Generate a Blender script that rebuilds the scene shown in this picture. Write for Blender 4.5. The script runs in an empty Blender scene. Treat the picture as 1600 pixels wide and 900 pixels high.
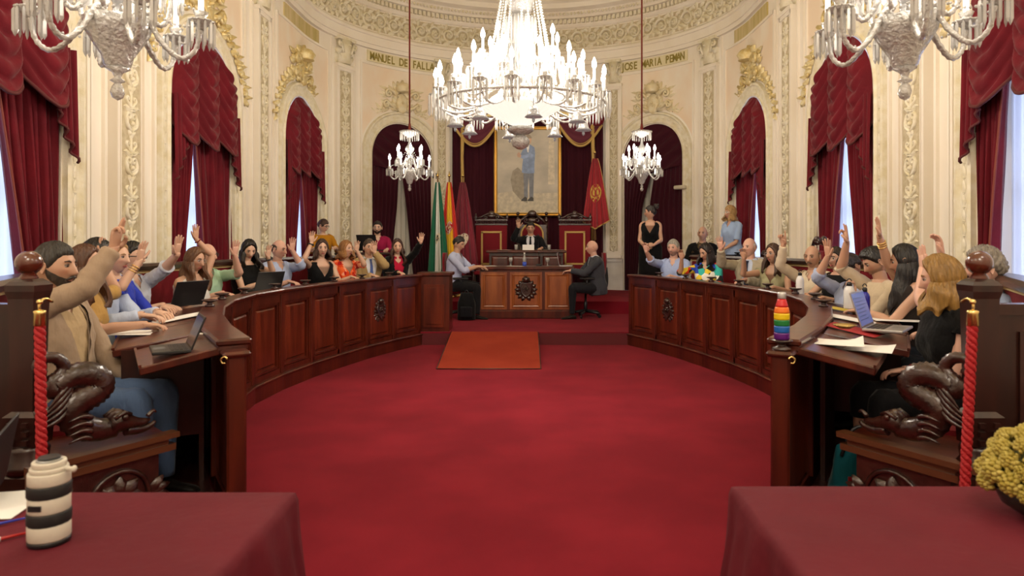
import bpy, math, random
import numpy as np
from mathutils import Vector, Matrix

PI = math.pi
C = bpy.context.scene.collection
SC = bpy.context.scene

# ---------------------------------------------------------------- camera, light, exposure
F = 1067.0                      # focal length in pixels of the 1600 px wide frame
CX, CY, CZ = 0.12, 0.0, 1.5     # the camera stands a little to the right of the room's axis
VX, VY = 833.0, 375.0           # where the room's axis and the horizon meet
cam_d = bpy.data.cameras.new('camera'); cam = bpy.data.objects.new('camera', cam_d); C.objects.link(cam)
cam.location = (CX, CY, CZ); cam.rotation_euler = (PI/2, 0, 0)
cam_d.sensor_width = 36.0; cam_d.lens = F/1600*36.0
cam_d.shift_x = (800-VX)/1600.0
cam_d.shift_y = (VY-450)/1600.0
cam_d.clip_start = .05; cam_d.clip_end = 100
cam_d.dof.use_dof = True; cam_d.dof.focus_distance = 10.0; cam_d.dof.aperture_fstop = 4.0
SC.camera = cam

w = bpy.data.worlds.new('daylight'); SC.world = w; w.use_nodes = True
w.node_tree.nodes['Background'].inputs[0].default_value = (.60, .70, 1.0, 1)
w.node_tree.nodes['Background'].inputs[1].default_value = 2.5

SC.view_settings.view_transform = 'Standard'; SC.view_settings.look = 'None'
SC.view_settings.exposure = 0.32; SC.view_settings.gamma = 1.0
SC.view_settings.use_curve_mapping = False
SC.cycles.max_bounces = 6; SC.cycles.transparent_max_bounces = 16
SC.cycles.sample_clamp_indirect = 4.0; SC.cycles.use_denoising = True

def lamp(name, loc, power, size, col=(1, .885, .74), parent=None):
    d = bpy.data.lights.new(name, 'POINT'); d.energy = power; d.shadow_soft_size = size; d.color = col
    o = bpy.data.objects.new(name, d); o.location = loc; C.objects.link(o)
    if parent: o.parent = parent
    return o

# light of the chandeliers that hang further back in the hall, behind the camera
lamp('hall_lamp_light', (0, -.9, 4.8), 190, .7)
lamp('hall_lamp_light', (-2.2, 1.0, 4.2), 60, .4)
lamp('hall_lamp_light', (2.2, 1.0, 4.2), 60, .4)

# ---------------------------------------------------------------- helpers
def lin(h):
    h = h.lstrip('#'); r = []
    for i in (0, 2, 4):
        c = int(h[i:i+2], 16)/255
        r.append(c/12.92 if c <= .04045 else ((c+.055)/1.055)**2.4)
    return tuple(r)

def at(px, py, Y):
    """the point at distance Y that the photograph shows at pixel px, py"""
    return Vector(((px-VX)/F*Y+CX, Y, CZ+(VY-py)/F*Y))

def cr(P, n):
    """smooth curve through the points P, n steps a span"""
    P = np.array(P, float); out = []
    Q = np.vstack([2*P[0]-P[1], P, 2*P[-1]-P[-2]])
    for i in range(len(P)-1):
        a, b, c, d = Q[i:i+4]
        for k in range(n):
            t = k/n
            out.append(.5*(2*b+(c-a)*t+(2*a-5*b+4*c-d)*t*t+(3*b-a-3*c+d)*t**3))
    out.append(P[-1]); return np.array(out)

class G:
    def __init__(s): s.V = []; s.n = 0; s.Fc = []; s.M = []; s.S = []; s.C = []
    def add(s, V, Fc, m=0, sm=True, col=None):
        V = np.asarray(V, float).reshape(-1, 3)
        s.V.append(V); o = s.n; s.n += len(V)
        for f in Fc: s.Fc.append(tuple(i+o for i in f))
        s.M += [m]*len(Fc); s.S += [sm]*len(Fc)
        s.C.append(np.tile(np.array((*(col or (1, 1, 1)), 1.0)), (len(V), 1)))
        return s
    def merge(s, g, M=None, m=None):
        V = np.vstack(g.V)
        if M is not None:
            A = np.array(M); V = V@A[:3, :3].T+A[:3, 3]
        o = s.n; s.V.append(V); s.n += len(V)
        flip = M is not None and np.linalg.det(np.array(M)[:3, :3]) < 0
        for f in g.Fc:
            t = tuple(i+o for i in f); s.Fc.append(t[::-1] if flip else t)
        s.M += g.M if m is None else [m]*len(g.M); s.S += g.S; s.C.append(np.vstack(g.C)); return s
    def box(s, x0, x1, y0, y1, z0, z1, m=0, M=None):
        V = np.array([(x, y, z) for z in (z0, z1) for y in (y0, y1) for x in (x0, x1)], float)
        if M is not None: A = np.array(M); V = V@A[:3, :3].T+A[:3, 3]
        return s.add(V, [(0, 2, 3, 1), (4, 5, 7, 6), (0, 1, 5, 4), (2, 6, 7, 3), (0, 4, 6, 2), (1, 3, 7, 5)], m, False)
    def bevbox(s, x0, x1, y0, y1, z0, z1, b=.01, m=0, M=None):
        V = []; Fc = []
        for z, i in ((z0, b), (z0+b, 0), (z1-b, 0), (z1, b)):
            V += [(x0+b, y0+i, z), (x1-b, y0+i, z), (x1-i, y0+b, z), (x1-i, y1-b, z), (x1-b, y1-i, z), (x0+b, y1-i, z), (x0+i, y1-b, z), (x0+i, y0+b, z)]
        for r in range(3):
            for k in range(8): Fc.append((r*8+k, r*8+(k+1) % 8, r*8+8+(k+1) % 8, r*8+8+k))
        Fc.append(tuple(range(7, -1, -1))); Fc.append(tuple(range(24, 32)))
        V = np.array(V)
        if M is not None: A = np.array(M); V = V@A[:3, :3].T+A[:3, 3]
        return s.add(V, Fc, m, False)
    def loft(s, R, m=0, cap=True, closed=True, sm=True, col=None, capm=None):
        """R: rings as an array rings x points x 3"""
        R = np.asarray(R, float); a, k = R.shape[:2]; Fc = []
        kk = k if closed else k-1
        for i in range(a-1):
            for j in range(kk):
                j2 = (j+1) % k
                Fc.append((i*k+j, i*k+j2, (i+1)*k+j2, (i+1)*k+j))
        if cap and closed: Fc.append(tuple(range(k-1, -1, -1))); Fc.append(tuple((a-1)*k+j for j in range(k)))
        s.add(R.reshape(-1, 3), Fc, m, sm, col)
        if cap and closed: s.S[-2:] = [False, False]
        return s
    def tube(s, P, r, k=8, m=0, cap=True, col=None, flat=1.0, up=None):
        P = np.asarray(P, float); n = len(P)
        r = np.full(n, r, float) if np.isscalar(r) else np.interp(np.linspace(0, 1, n), np.linspace(0, 1, len(r)), r)
        T = np.gradient(P, axis=0); T /= np.linalg.norm(T, axis=1)[:, None]+1e-12
        u = np.array(up if up is not None else ((0, 0, 1) if abs(T[0][2]) < .9 else (1, 0, 0)), float)
        R = []; a = np.arange(k)*2*PI/k
        for i in range(n):
            u = u-T[i]*u.dot(T[i]); u /= np.linalg.norm(u)+1e-12; v = np.cross(T[i], u)
            R.append(P[i]+r[i]*(np.cos(a)[:, None]*u*flat+np.sin(a)[:, None]*v))
        return s.loft(R, m, cap, True, True, col)
    def lathe(s, prof, k=16, m=0, c=(0, 0, 0), sm=True, col=None, rib=0, ribn=0):
        a = np.arange(k)*2*PI/k; R = []
        for r, z in prof:
            rr = r*(1+rib*np.cos(a*ribn)) if rib else np.full(k, r)
            R.append(np.stack([c[0]+rr*np.cos(a), c[1]+rr*np.sin(a), np.full(k, c[2]+z)], 1))
        return s.loft(R, m, True, True, sm, col)
    def ball(s, c, r, k=10, m=0, col=None):
        r = (r, r, r) if np.isscalar(r) else r
        a = np.arange(k)*2*PI/k; R = []
        for t in np.linspace(.12, PI-.12, max(5, k//2+1)):
            R.append(np.stack([c[0]+r[0]*math.sin(t)*np.cos(a), c[1]+r[1]*math.sin(t)*np.sin(a), np.full(k, c[2]-r[2]*math.cos(t))], 1))
        return s.loft(R, m, True, True, True, col)
    def grid(s, P, m=0, sm=True, col=None):
        return s.loft(P, m, False, False, sm, col)
    def poly(s, pts, z0, z1, m=0):
        n = len(pts); V = [(x, y, z0) for x, y in pts]+[(x, y, z1) for x, y in pts]
        Fc = [tuple(range(n-1, -1, -1)), tuple(range(n, 2*n))]+[(i, (i+1) % n, n+(i+1) % n, n+i) for i in range(n)]
        return s.add(V, Fc, m, False)
    def mesh(s, name, mats):
        me = bpy.data.meshes.new(name); V = np.vstack(s.V)
        me.from_pydata(V.tolist(), [], s.Fc)
        for mt in (mats if isinstance(mats, (list, tuple)) else [mats]): me.materials.append(mt)
        me.polygons.foreach_set('material_index', s.M); me.polygons.foreach_set('use_smooth', s.S)
        Cc = np.vstack(s.C)
        if not np.all(Cc == 1):
            ca = me.color_attributes.new('Col', 'FLOAT_COLOR', 'POINT'); ca.data.foreach_set('color', Cc.ravel())
        me.update(); return me

def obj(name, g, mats, parent=None, loc=(0, 0, 0), rot=(0, 0, 0), label=None):
    me = g.mesh(name, mats) if isinstance(g, G) else g
    o = bpy.data.objects.new(name, me); C.objects.link(o); o.location = loc; o.rotation_euler = rot
    if parent: o.parent = parent
    if label: o['label'] = label
    return o
def tag(o, label, cat, group=None, kind=None):
    o['label'] = label; o['category'] = cat
    if group: o['group'] = group
    if kind: o['kind'] = kind
    return o
def thing(name, label, cat, loc=(0, 0, 0), rz=0, group=None):
    o = bpy.data.objects.new(name, None); C.objects.link(o); o.empty_display_size = .1
    o.location = loc; o.rotation_euler = (0, 0, rz); return tag(o, label, cat, group)
def root(name, loc=(0, 0, 0)):
    o = bpy.data.objects.new(name, None); C.objects.link(o); o.location = loc; o['kind'] = 'structure'; return o
def struct(name, g, mats, parent=None):
    o = obj(name, g, mats, parent)
    if not parent: o['kind'] = 'structure'
    return o
def stuff(o): o['kind'] = 'stuff'; return o
def dup(o, parent=None, loc=None, rz=None, label=None):
    c = o.copy(); C.objects.link(c); c.parent = parent
    if loc is not None: c.location = loc
    if rz is not None: c.rotation_euler = (0, 0, rz)
    if label: c['label'] = label
    for ch in list(o.children): dup(ch, c)
    return c
def TR(x, y, z, rz=0, rx=0, ry=0, s=1):
    return Matrix.Translation((x, y, z))@Matrix.Rotation(rz, 4, 'Z')@Matrix.Rotation(ry, 4, 'Y')@Matrix.Rotation(rx, 4, 'X')@Matrix.Scale(s, 4)

# ---------------------------------------------------------------- materials
MATS = {}
def mat(name, col, rough=.6, metal=0, bump=None, vary=None, spec=.5, coat=0, sheen=0, emit=None, es=1, attr=False, trans=None, sss=0, wave=None):
    """bump=(scale, strength), vary=(scale, second colour), wave=(scale, axis): stripes of the second colour"""
    if name in MATS: return MATS[name]
    m = bpy.data.materials.new(name); m.use_nodes = True; MATS[name] = m
    nt = m.node_tree; N = nt.nodes; L = nt.links; b = N['Principled BSDF']
    col = lin(col) if isinstance(col, str) else col
    b.inputs['Base Color'].default_value = (*col, 1); b.inputs['Roughness'].default_value = rough
    b.inputs['Metallic'].default_value = metal; b.inputs['Specular IOR Level'].default_value = spec
    b.inputs['Coat Weight'].default_value = coat; b.inputs['Coat Roughness'].default_value = .15
    b.inputs['Sheen Weight'].default_value = sheen; b.inputs['Sheen Roughness'].default_value = .4
    if sss: b.inputs['Subsurface Weight'].default_value = sss; b.inputs['Subsurface Scale'].default_value = .02
    tc = N.new('ShaderNodeTexCoord')
    if attr:
        a = N.new('ShaderNodeVertexColor'); a.layer_name = 'Col'; L.new(a.outputs[0], b.inputs['Base Color'])
    if vary:
        mp = N.new('ShaderNodeMapping'); L.new(tc.outputs['Object'], mp.inputs[0])
        sc = vary[0] if isinstance(vary[0], tuple) else (vary[0],)*3; mp.inputs['Scale'].default_value = sc
        t = N.new('ShaderNodeTexNoise'); t.inputs['Scale'].default_value = 1; t.inputs['Detail'].default_value = 5
        L.new(mp.outputs[0], t.inputs['Vector'])
        r = N.new('ShaderNodeValToRGB'); c2 = lin(vary[1]) if isinstance(vary[1], str) else vary[1]
        r.color_ramp.elements[0].color = (*col, 1); r.color_ramp.elements[1].color = (*c2, 1)
        r.color_ramp.elements[0].position = .38; r.color_ramp.elements[1].position = .66
        L.new(t.outputs['Fac'], r.inputs[0]); L.new(r.outputs[0], b.inputs['Base Color'])
    if bump:
        mp = N.new('ShaderNodeMapping'); L.new(tc.outputs['Object'], mp.inputs[0])
        sc = bump[0] if isinstance(bump[0], tuple) else (bump[0],)*3; mp.inputs['Scale'].default_value = sc
        t = N.new('ShaderNodeTexNoise'); t.inputs['Scale'].default_value = 1; t.inputs['Detail'].default_value = 3
        L.new(mp.outputs[0], t.inputs['Vector'])
        bp = N.new('ShaderNodeBump'); bp.inputs['Strength'].default_value = bump[1]; bp.inputs['Distance'].default_value = .02
        L.new(t.outputs['Fac'], bp.inputs['Height']); L.new(bp.outputs[0], b.inputs['Normal'])
    if emit is not None:
        b.inputs['Emission Color'].default_value = (*(lin(emit) if isinstance(emit, str) else emit), 1)
        b.inputs['Emission Strength'].default_value = es
    if trans:   # a cheap thin glass: part of the light goes straight through
        tr = N.new('ShaderNodeBsdfTransparent'); mx = N.new('ShaderNodeMixShader'); mx.inputs[0].default_value = trans
        L.new(b.outputs[0], mx.inputs[1]); L.new(tr.outputs[0], mx.inputs[2]); L.new(mx.outputs[0], N['Material Output'].inputs[0])
    return m

WOOD = mat('mahogany', (.045, .0065, .0035), .30, vary=((9, 9, 1.2), (.105, .016, .006)), bump=((60, 60, 6), .06), coat=.35)
WOODP = mat('mahogany_panel', (.065, .0095, .004), .28, vary=((14, 14, 1.0), (.15, .024, .008)), bump=((60, 60, 6), .05), coat=.4)
WOODD = mat('dark_walnut', (.018, .0045, .003), .34, vary=((10, 10, 2), (.042, .010, .006)), coat=.3)
WOODC = mat('carved_walnut', (.022, .007, .005), .3, bump=(45, .25), vary=(12, (.045, .013, .009)), coat=.5)
CARPET = mat('red_carpet', (.18, .008, .018), .95, vary=((1.6, 1.6, 1.6), (.235, .012, .024)), bump=(420, .35), spec=.08, sheen=.03)
RAMPM = mat('orange_red_carpet', (.27, .032, .016), .95, bump=(400, .3), spec=.1, vary=(2, (.32, .042, .020)))
PLASTER = mat('cream_plaster', (.83, .75, .63), .5, vary=((1.4, 1.4, .8), (.89, .83, .74)), bump=(9, .04))
RELIEF = mat('ivory_relief', (.80, .74, .60), .5, bump=(50, .15), vary=(9, (.70, .62, .42)))
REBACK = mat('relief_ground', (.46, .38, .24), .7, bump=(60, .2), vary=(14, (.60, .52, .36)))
PEACH = mat('peach_marble', (.84, .68, .52), .42, vary=((1.8, 1.8, 1.2), (.87, .79, .67)))
GOLDREL = mat('gilded_relief', (.66, .50, .20), .45, metal=.35, vary=(14, (.80, .70, .42)), bump=(50, .2))
MARBLE = mat('grey_marble', (.58, .55, .50), .3, vary=((2.5, 2.5, 2.5), (.72, .70, .66)))
VELVET = mat('red_velvet', (.105, .004, .010), .8, sheen=.18, bump=(30, .15), vary=(3, (.15, .006, .014)), spec=.2)
BURG = mat('burgundy_velvet', (.045, .004, .011), .85, sheen=.12, bump=(30, .12), spec=.2)
UPHOL = mat('red_upholstery', (.17, .005, .012), .75, sheen=.15, bump=(60, .1), spec=.2)
GOLD = mat('gold', (.80, .55, .20), .32, metal=.9, bump=(60, .2))
BRAID = mat('gold_braid', (.62, .42, .14), .6, metal=.3, bump=(200, .5))
BRASS = mat('brass', (.78, .58, .22), .25, metal=1)
CLOTH = mat('red_tablecloth', (.098, .005, .013), .8, bump=(7, .5), vary=(2.2, (.125, .007, .017)), spec=.25)
WHITE = mat('white_paper', (.82, .80, .78), .8)
CHROME = mat('chrome', (.7, .7, .7), .2, metal=1)
BLACKP = mat('black_plastic', (.012, .012, .014), .4)
GREYP = mat('grey_plastic', (.12, .12, .13), .5)
SILVER = mat('silver_metal', (.55, .55, .57), .35, metal=.8)
CRYSTAL = mat('crystal', (.50, .49, .47), .08, spec=1, trans=.35, coat=1)
CRYS2 = mat('cut_crystal', (.44, .42, .39), .08, spec=1, trans=.15, coat=1, bump=(60, 1.0), vary=(40, (.62, .60, .57)))
FROST = mat('frosted_glass', (.17, .16, .15), .12, spec=1, bump=(60, .5), coat=1, emit=(1, .95, .88), es=.10)
BULB = mat('lit_bulb', (1, .95, .88), .3, emit=(1, .96, .88), es=18)
CANDLE = mat('candle_tube', (.95, .93, .9), .3, emit=(1, .95, .85), es=.8)
SHEER = mat('sheer_curtain', (.86, .88, .95), .9)
_nt = SHEER.node_tree; _t = _nt.nodes.new('ShaderNodeBsdfTranslucent'); _t.inputs[0].default_value = (.85, .88, .97, 1)
_m = _nt.nodes.new('ShaderNodeMixShader'); _m.inputs[0].default_value = .7
_nt.links.new(_nt.nodes['Principled BSDF'].outputs[0], _m.inputs[1]); _nt.links.new(_t.outputs[0], _m.inputs[2])
_nt.links.new(_m.outputs[0], _nt.nodes['Material Output'].inputs[0])
GLASS = mat('window_glass', (.9, .95, 1), .02, spec=.5, trans=.85)
# ---------------------------------------------------------------- the oval hall
RX, RY, YC, S0 = 3.95, 3.5, 12.0, 14.0
_th = np.linspace(0, PI/2, 400)
_arc = np.concatenate([[0], np.cumsum(np.hypot(np.diff(RX*np.cos(_th)), np.diff(RY*np.sin(_th))))])
SEND = S0+_arc[-1]
def th_of_x(x): return math.acos(min(1, abs(x)/RX))
def s_of_x(x): return S0+float(np.interp(th_of_x(x), _th, _arc))
def path(s):
    if s <= S0: return -RX, s-2.0, 1.0, 0.0
    t = float(np.interp(s-S0, _arc, _th))
    n = np.array((math.cos(t)/RX, -math.sin(t)/RY)); n /= np.linalg.norm(n)
    return -RX*math.cos(t), YC+RY*math.sin(t), n[0], n[1]
def W(s, z, d, side=1):
    if s > SEND: return W(2*SEND-s, z, d, -side)
    x, y, nx, ny = path(s); return ((x+nx*d)*side, y+ny*d, z)
def frame(s, z, d, side=1):
    """local frame on the wall: x along the wall, y out of the wall into the room, z up"""
    p = Vector(W(s, z, d, side)); x, y, nx, ny = path(s); n = Vector((nx*side, ny, 0))
    return p, math.atan2(n.y, n.x)-PI/2

OPEN = [(7.1, .785, 3.19), (10.4, .785, 3.19), (13.9, .785, 3.19), (s_of_x(2.70), .72, 3.25)]
def open_top(s, grow=0):
    for c, hw, sp in OPEN:
        u = abs(s-c); h = hw+grow
        if u < h: return sp+math.sqrt(max(0, h*h-u*u))
    return None
def sgrid(s0, s1, step=.12, grow=0):
    L = list(np.linspace(s0, s1, max(2, int((s1-s0)/step)+1)))
    for c, hw, sp in OPEN:
        h = hw+grow
        L = [x for x in L if not (c-h-1e-6 < x < c+h+1e-6)] if s0 < c < s1 else L
        if s0 < c < s1: L += list(c-h*np.cos(np.linspace(0, PI, 25)))
    return sorted(x for x in L if s0-1e-9 <= x <= s1+1e-9)
def sheet(g, s0, s1, z0, z1, d, side, grow=0, edge=0, m=0):
    """wall surface with the arched openings cut out; edge = depth of the reveal"""
    ss = sgrid(s0, s1, grow=grow)
    for a, b in zip(ss[:-1], ss[1:]):
        mid = open_top((a+b)/2, grow)
        za, zb = z0, z0
        if mid is not None:
            ta, tb = open_top(a, grow), open_top(b, grow)
            sp = [o[2] for o in OPEN if abs((a+b)/2-o[0]) < o[1]+grow][0]
            za, zb = max(z0, ta if ta else sp), max(z0, tb if tb else sp)
        if max(za, zb) < z1:
            q = [W(a, za, d, side), W(b, zb, d, side), W(b, z1, d, side), W(a, z1, d, side)]
            g.add(q, [(0, 1, 2, 3) if side < 0 else (3, 2, 1, 0)], m, False)
    if edge:
        for c, hw, sp in OPEN:
            if not s0 < c < s1: continue
            h = hw+grow; zz = max(z0, 0)
            pts = [(c-h, zz), (c-h, sp)]+[(c-h*math.cos(t), sp+h*math.sin(t)) for t in np.linspace(0, PI, 25)[1:-1]]+[(c+h, sp), (c+h, zz)]
            pts = [p for p in pts if p[1] >= zz]
            g.grid([[W(s, z, d, side) for s, z in pts], [W(s, z, d-edge, side) for s, z in pts]], m, False)
def strip(g, s0, s1, z0, z1, d0, d1, side, m=0, step=.15):
    ss = np.linspace(s0, s1, max(2, int((s1-s0)/step)+1))
    R = [[W(s, z0, d0, side), W(s, z0, d1, side), W(s, z1, d1, side), W(s, z1, d0, side)] for s in ss]
    g.loft(R, m, True, True, False)
def sweep(g, prof, s0, s1, side, m=0, step=.12, sm=False):
    ss = list(np.linspace(s0, s1, int((s1-s0)/step)+2))
    g.grid([[W(s, z, d, side) for d, z in prof] for s in ss], m, sm)

def spiral(c, r0, turns, a0, dirn=1, n=14, end=.12):
    t = np.linspace(0, 1, n); r = r0*(1-t)+r0*end*t; a = a0+dirn*turns*2*PI*t
    return [(c[0]+r[i]*math.cos(a[i]), 0, c[1]+r[i]*math.sin(a[i])) for i in range(n)]
def leaf(g, x, z, a, L, wd=.35, h=.018, m=0):
    c, s = math.cos(a), math.sin(a); V = []
    for t, ww, hh in ((0, .25, .2), (.35, 1, .8), (.7, .75, 1), (1, .06, .5)):
        for q, k in ((-1, 0), (0, 1), (1, 0)):
            u, v = t*L, q*ww*wd*L*.5; V.append((x+u*c-v*s, k*h*hh+.001, z+u*s+v*c))
    Fc = [(i*3+j, i*3+j+1, i*3+j+4, i*3+j+3) for i in range(3) for j in range(2)]
    g.add(V, Fc, m)
def rosette(g, x, z, r, h=.02, n=6, m=0):
    for k in range(n): leaf(g, x, z, k*2*PI/n, r, .8, h, m)
    g.ball((x, h*.7, z), (r*.28, h*.7, r*.28), 6, m)
def motif(wd, ht, tw=.012):
    """one candelabra motif of scrolls, leaves and rosette; wd wide and ht tall"""
    g = G(); h = wd/2
    for q in (-1, 1):
        a = [(q*.01*wd, 0, 0), (q*.3*wd, .004, .12*ht), (q*.34*wd, .006, .3*ht)]
        sp = spiral((q*.16*wd, .32*ht), .18*wd, 1.1, 0 if q > 0 else PI, q, 12)
        g.tube(cr(a, 3)[:-1].tolist()+sp, [tw, tw*.9, tw*.6], 5)
        sp = spiral((q*.2*wd, .72*ht), .16*wd, 1.0, -PI/2, q, 10)
        g.tube([(0, 0, .5*ht)]+sp, [tw*.9, tw*.5], 5)
        leaf(g, q*.05*wd, .08*ht, PI/2-q*1.0, .40*wd, .45, .02)
        leaf(g, q*.08*wd, .42*ht, PI/2-q*.8, .42*wd, .45, .022)
        leaf(g, q*.04*wd, .88*ht, PI/2-q*.5, .3*wd, .5, .02)
        leaf(g, q*.30*wd, .56*ht, PI/2-q*1.9, .2*wd, .5, .018)
    g.tube([(0, 0, 0), (0, 0, ht)], tw*.7, 5)
    rosette(g, 0, .5*ht, .15*wd, .028); g.ball((0, .01, .18*ht), (.09*wd, .02, .06*ht), 7)
    leaf(g, 0, .8*ht, PI/2, .25*ht, .5, .022)
    return g

wall_root = {}
for side, nm in ((1, 'left'), (-1, 'right')):
    g = G(); sheet(g, 0, SEND, 0, 7.0, 0, side, edge=.45)
    wl = struct('wall_'+nm, g, PLASTER); wall_root[side] = wl
    # marble dado between the openings
    g = G(); edges = [0]+[e for c, h, s in OPEN for e in (c-h-.01, c+h+.01)]+[SEND]
    for a, b in zip(edges[0::2], edges[1::2]):
        strip(g, a, b, 0, 1.02, 0, .035, side); strip(g, a, b, 1.02, 1.10, 0, .06, side)
    obj('dado', g, MARBLE, wl)
    # peach marble field with a raised frame in every bay
    for c, h, s in OPEN:
        wd = 1.10 if c < 15 else 1.0
        g = G(); sheet(g, c-wd, c+wd, 3.0, 5.12, .012, side, grow=.30)
        obj('marble_field', g, PEACH, wl)
        g = G()
        for e in (-1, 1):
            strip(g, c+e*wd-.02, c+e*wd+.02, 1.1, 5.14, 0, .035, side)
        strip(g, c-wd, c+wd, 5.10, 5.14, 0, .035, side)
        obj('field_moulding', g, PLASTER, wl)
        # archivolt and jambs
        g = G(); hh = h+.015
        prof = [(0, .0), (0, .05), (.035, .06), (.055, .035), (.17, .035), (.19, .065), (.225, .06), (.24, 0)]
        pts = [(c-hh, 1.1, 0), (c-hh, 2.2, 0)]+[(c-hh*math.cos(t), s+hh*math.sin(t), t) for t in np.linspace(0, PI, 31)]+[(c+hh, 2.2, PI), (c+hh, 1.1, PI)]
        pts = [(a, z, (0 if i < 2 else t)) for i, (a, z, t) in enumerate(pts)]
        R = []
        for a, z, t in pts: R.append([W(a-math.cos(t)*p, z+math.sin(t)*p, d, side) for p, d in prof])
        g.loft(R, 0, False, False, False); obj('archivolt', g, RELIEF, wl)
        g = G()      # leaf ornament in the archivolt
        for k in range(34):
            t = PI*(k+.5)/34; p, rz = frame(c-(hh+.112)*math.cos(t), s+(hh+.112)*math.sin(t), .036, side)
            q = G(); leaf(q, 0, 0, (t+PI/2 if k % 2 else t-PI/2), .085, .7, .014)
            g.merge(q, Matrix.Translation(p)@Matrix.Rotation(rz, 4, 'Z')@Matrix.Scale(side, 4, (1, 0, 0)))
        for e in (-1, 1):
            for k in range(16):
                p, rz = frame(c+e*(hh+.112), 1.15+k*.128, .036, side); q = G(); leaf(q, 0, 0, PI/2, .11, .5, .014); rosette(q, 0, .0, .02, .01, 4)
                g.merge(q, Matrix.Translation(p)@Matrix.Rotation(rz, 4, 'Z'))
        stuff(obj('leaf_band', g, RELIEF, wl))

# pilasters with carved panels
PW, PH = .26, .47
pil_m = motif(PW, PH, .019)
for _v in pil_m.V: _v[:, 1] *= 1.5
g = G()
for k in range(8): g.merge(pil_m, TR(0, 0, k*PH))
pil_mesh = g.mesh('carved_relief', RELIEF)
cap = G()   # leafy capital
cap.box(-.24, .24, 0, .14, .50, .56); cap.box(-.20, .20, 0, .09, 0, .04)
cap.lathe([(.16, .04), (.15, .2), (.19, .5)], 12, 0)
for q in (-1, 1):
    cap.tube([(q*.10, .12, .24)]+[(q*.19+x, .13, .40+z) for x, _, z in spiral((0, 0), .065, 1.2, PI/2, -q, 12)], [.03, .018], 6)
    for i in range(3): leaf(cap, q*.05+q*.06*i, .05, PI/2-q*.15*i, .2, .55, .1)
    leaf(cap, q*.14, .2, PI/2-q*.5, .16, .5, .16)
for v in cap.V: pass
rosette(cap, 0, .40, .07, .17); leaf(cap, 0, .06, PI/2, .26, .5, .15)
cap_mesh = cap.mesh('capital', RELIEF)
PIL = [8.78, 12.15, s_of_x(3.62), s_of_x(1.92)]
for side in (1, -1):
    wl = wall_root[side]
    for i, s in enumerate(PIL):
        p, rz = frame(s, 0, 0, side); sc = 1 if i < 3 else .72
        g = G()
        w2 = .225*sc
        g.box(-w2, w2, 0, .07, 1.1, 4.90); g.box(-w2-.02, w2+.02, 0, .10, 1.1, 1.16)
        for e in (-1, 1):
            g.box(e*w2-.02, e*w2+.02, .0, .095, 1.2, 4.86)
            g.box(e*(w2-.055)-.008, e*(w2-.055)+.008, .0, .085, 1.25, 4.8)
        g.box(-w2, w2, 0, .095, 4.8, 4.9); g.box(-w2, w2, 0, .095, 1.16, 1.24)
        g.box(-w2-.03, w2+.03, 0, .11, 4.86, 4.92)
        if i < 3:       # plain cream strips that flank the pilaster
            for e in (-1, 1):
                g.box(e*(w2+.10)-.02, e*(w2+.10)+.02, 0, .035, 1.1, 5.45); g.box(e*(w2+.30)-.012, e*(w2+.30)+.012, 0, .03, 1.1, 5.45)
        pl = obj('pilaster', g, PLASTER, wl, p, (0, 0, rz))
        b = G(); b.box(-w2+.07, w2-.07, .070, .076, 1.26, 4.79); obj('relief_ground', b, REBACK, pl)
        if True:
            o = obj('carved_relief', pil_mesh, None, pl, (0, .074, 1.25)); o.scale = (sc, 1, .94)
        o = obj('capital', cap_mesh, None, pl, (0, 0, 4.90)); o.scale = (sc, 1, .98)

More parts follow.
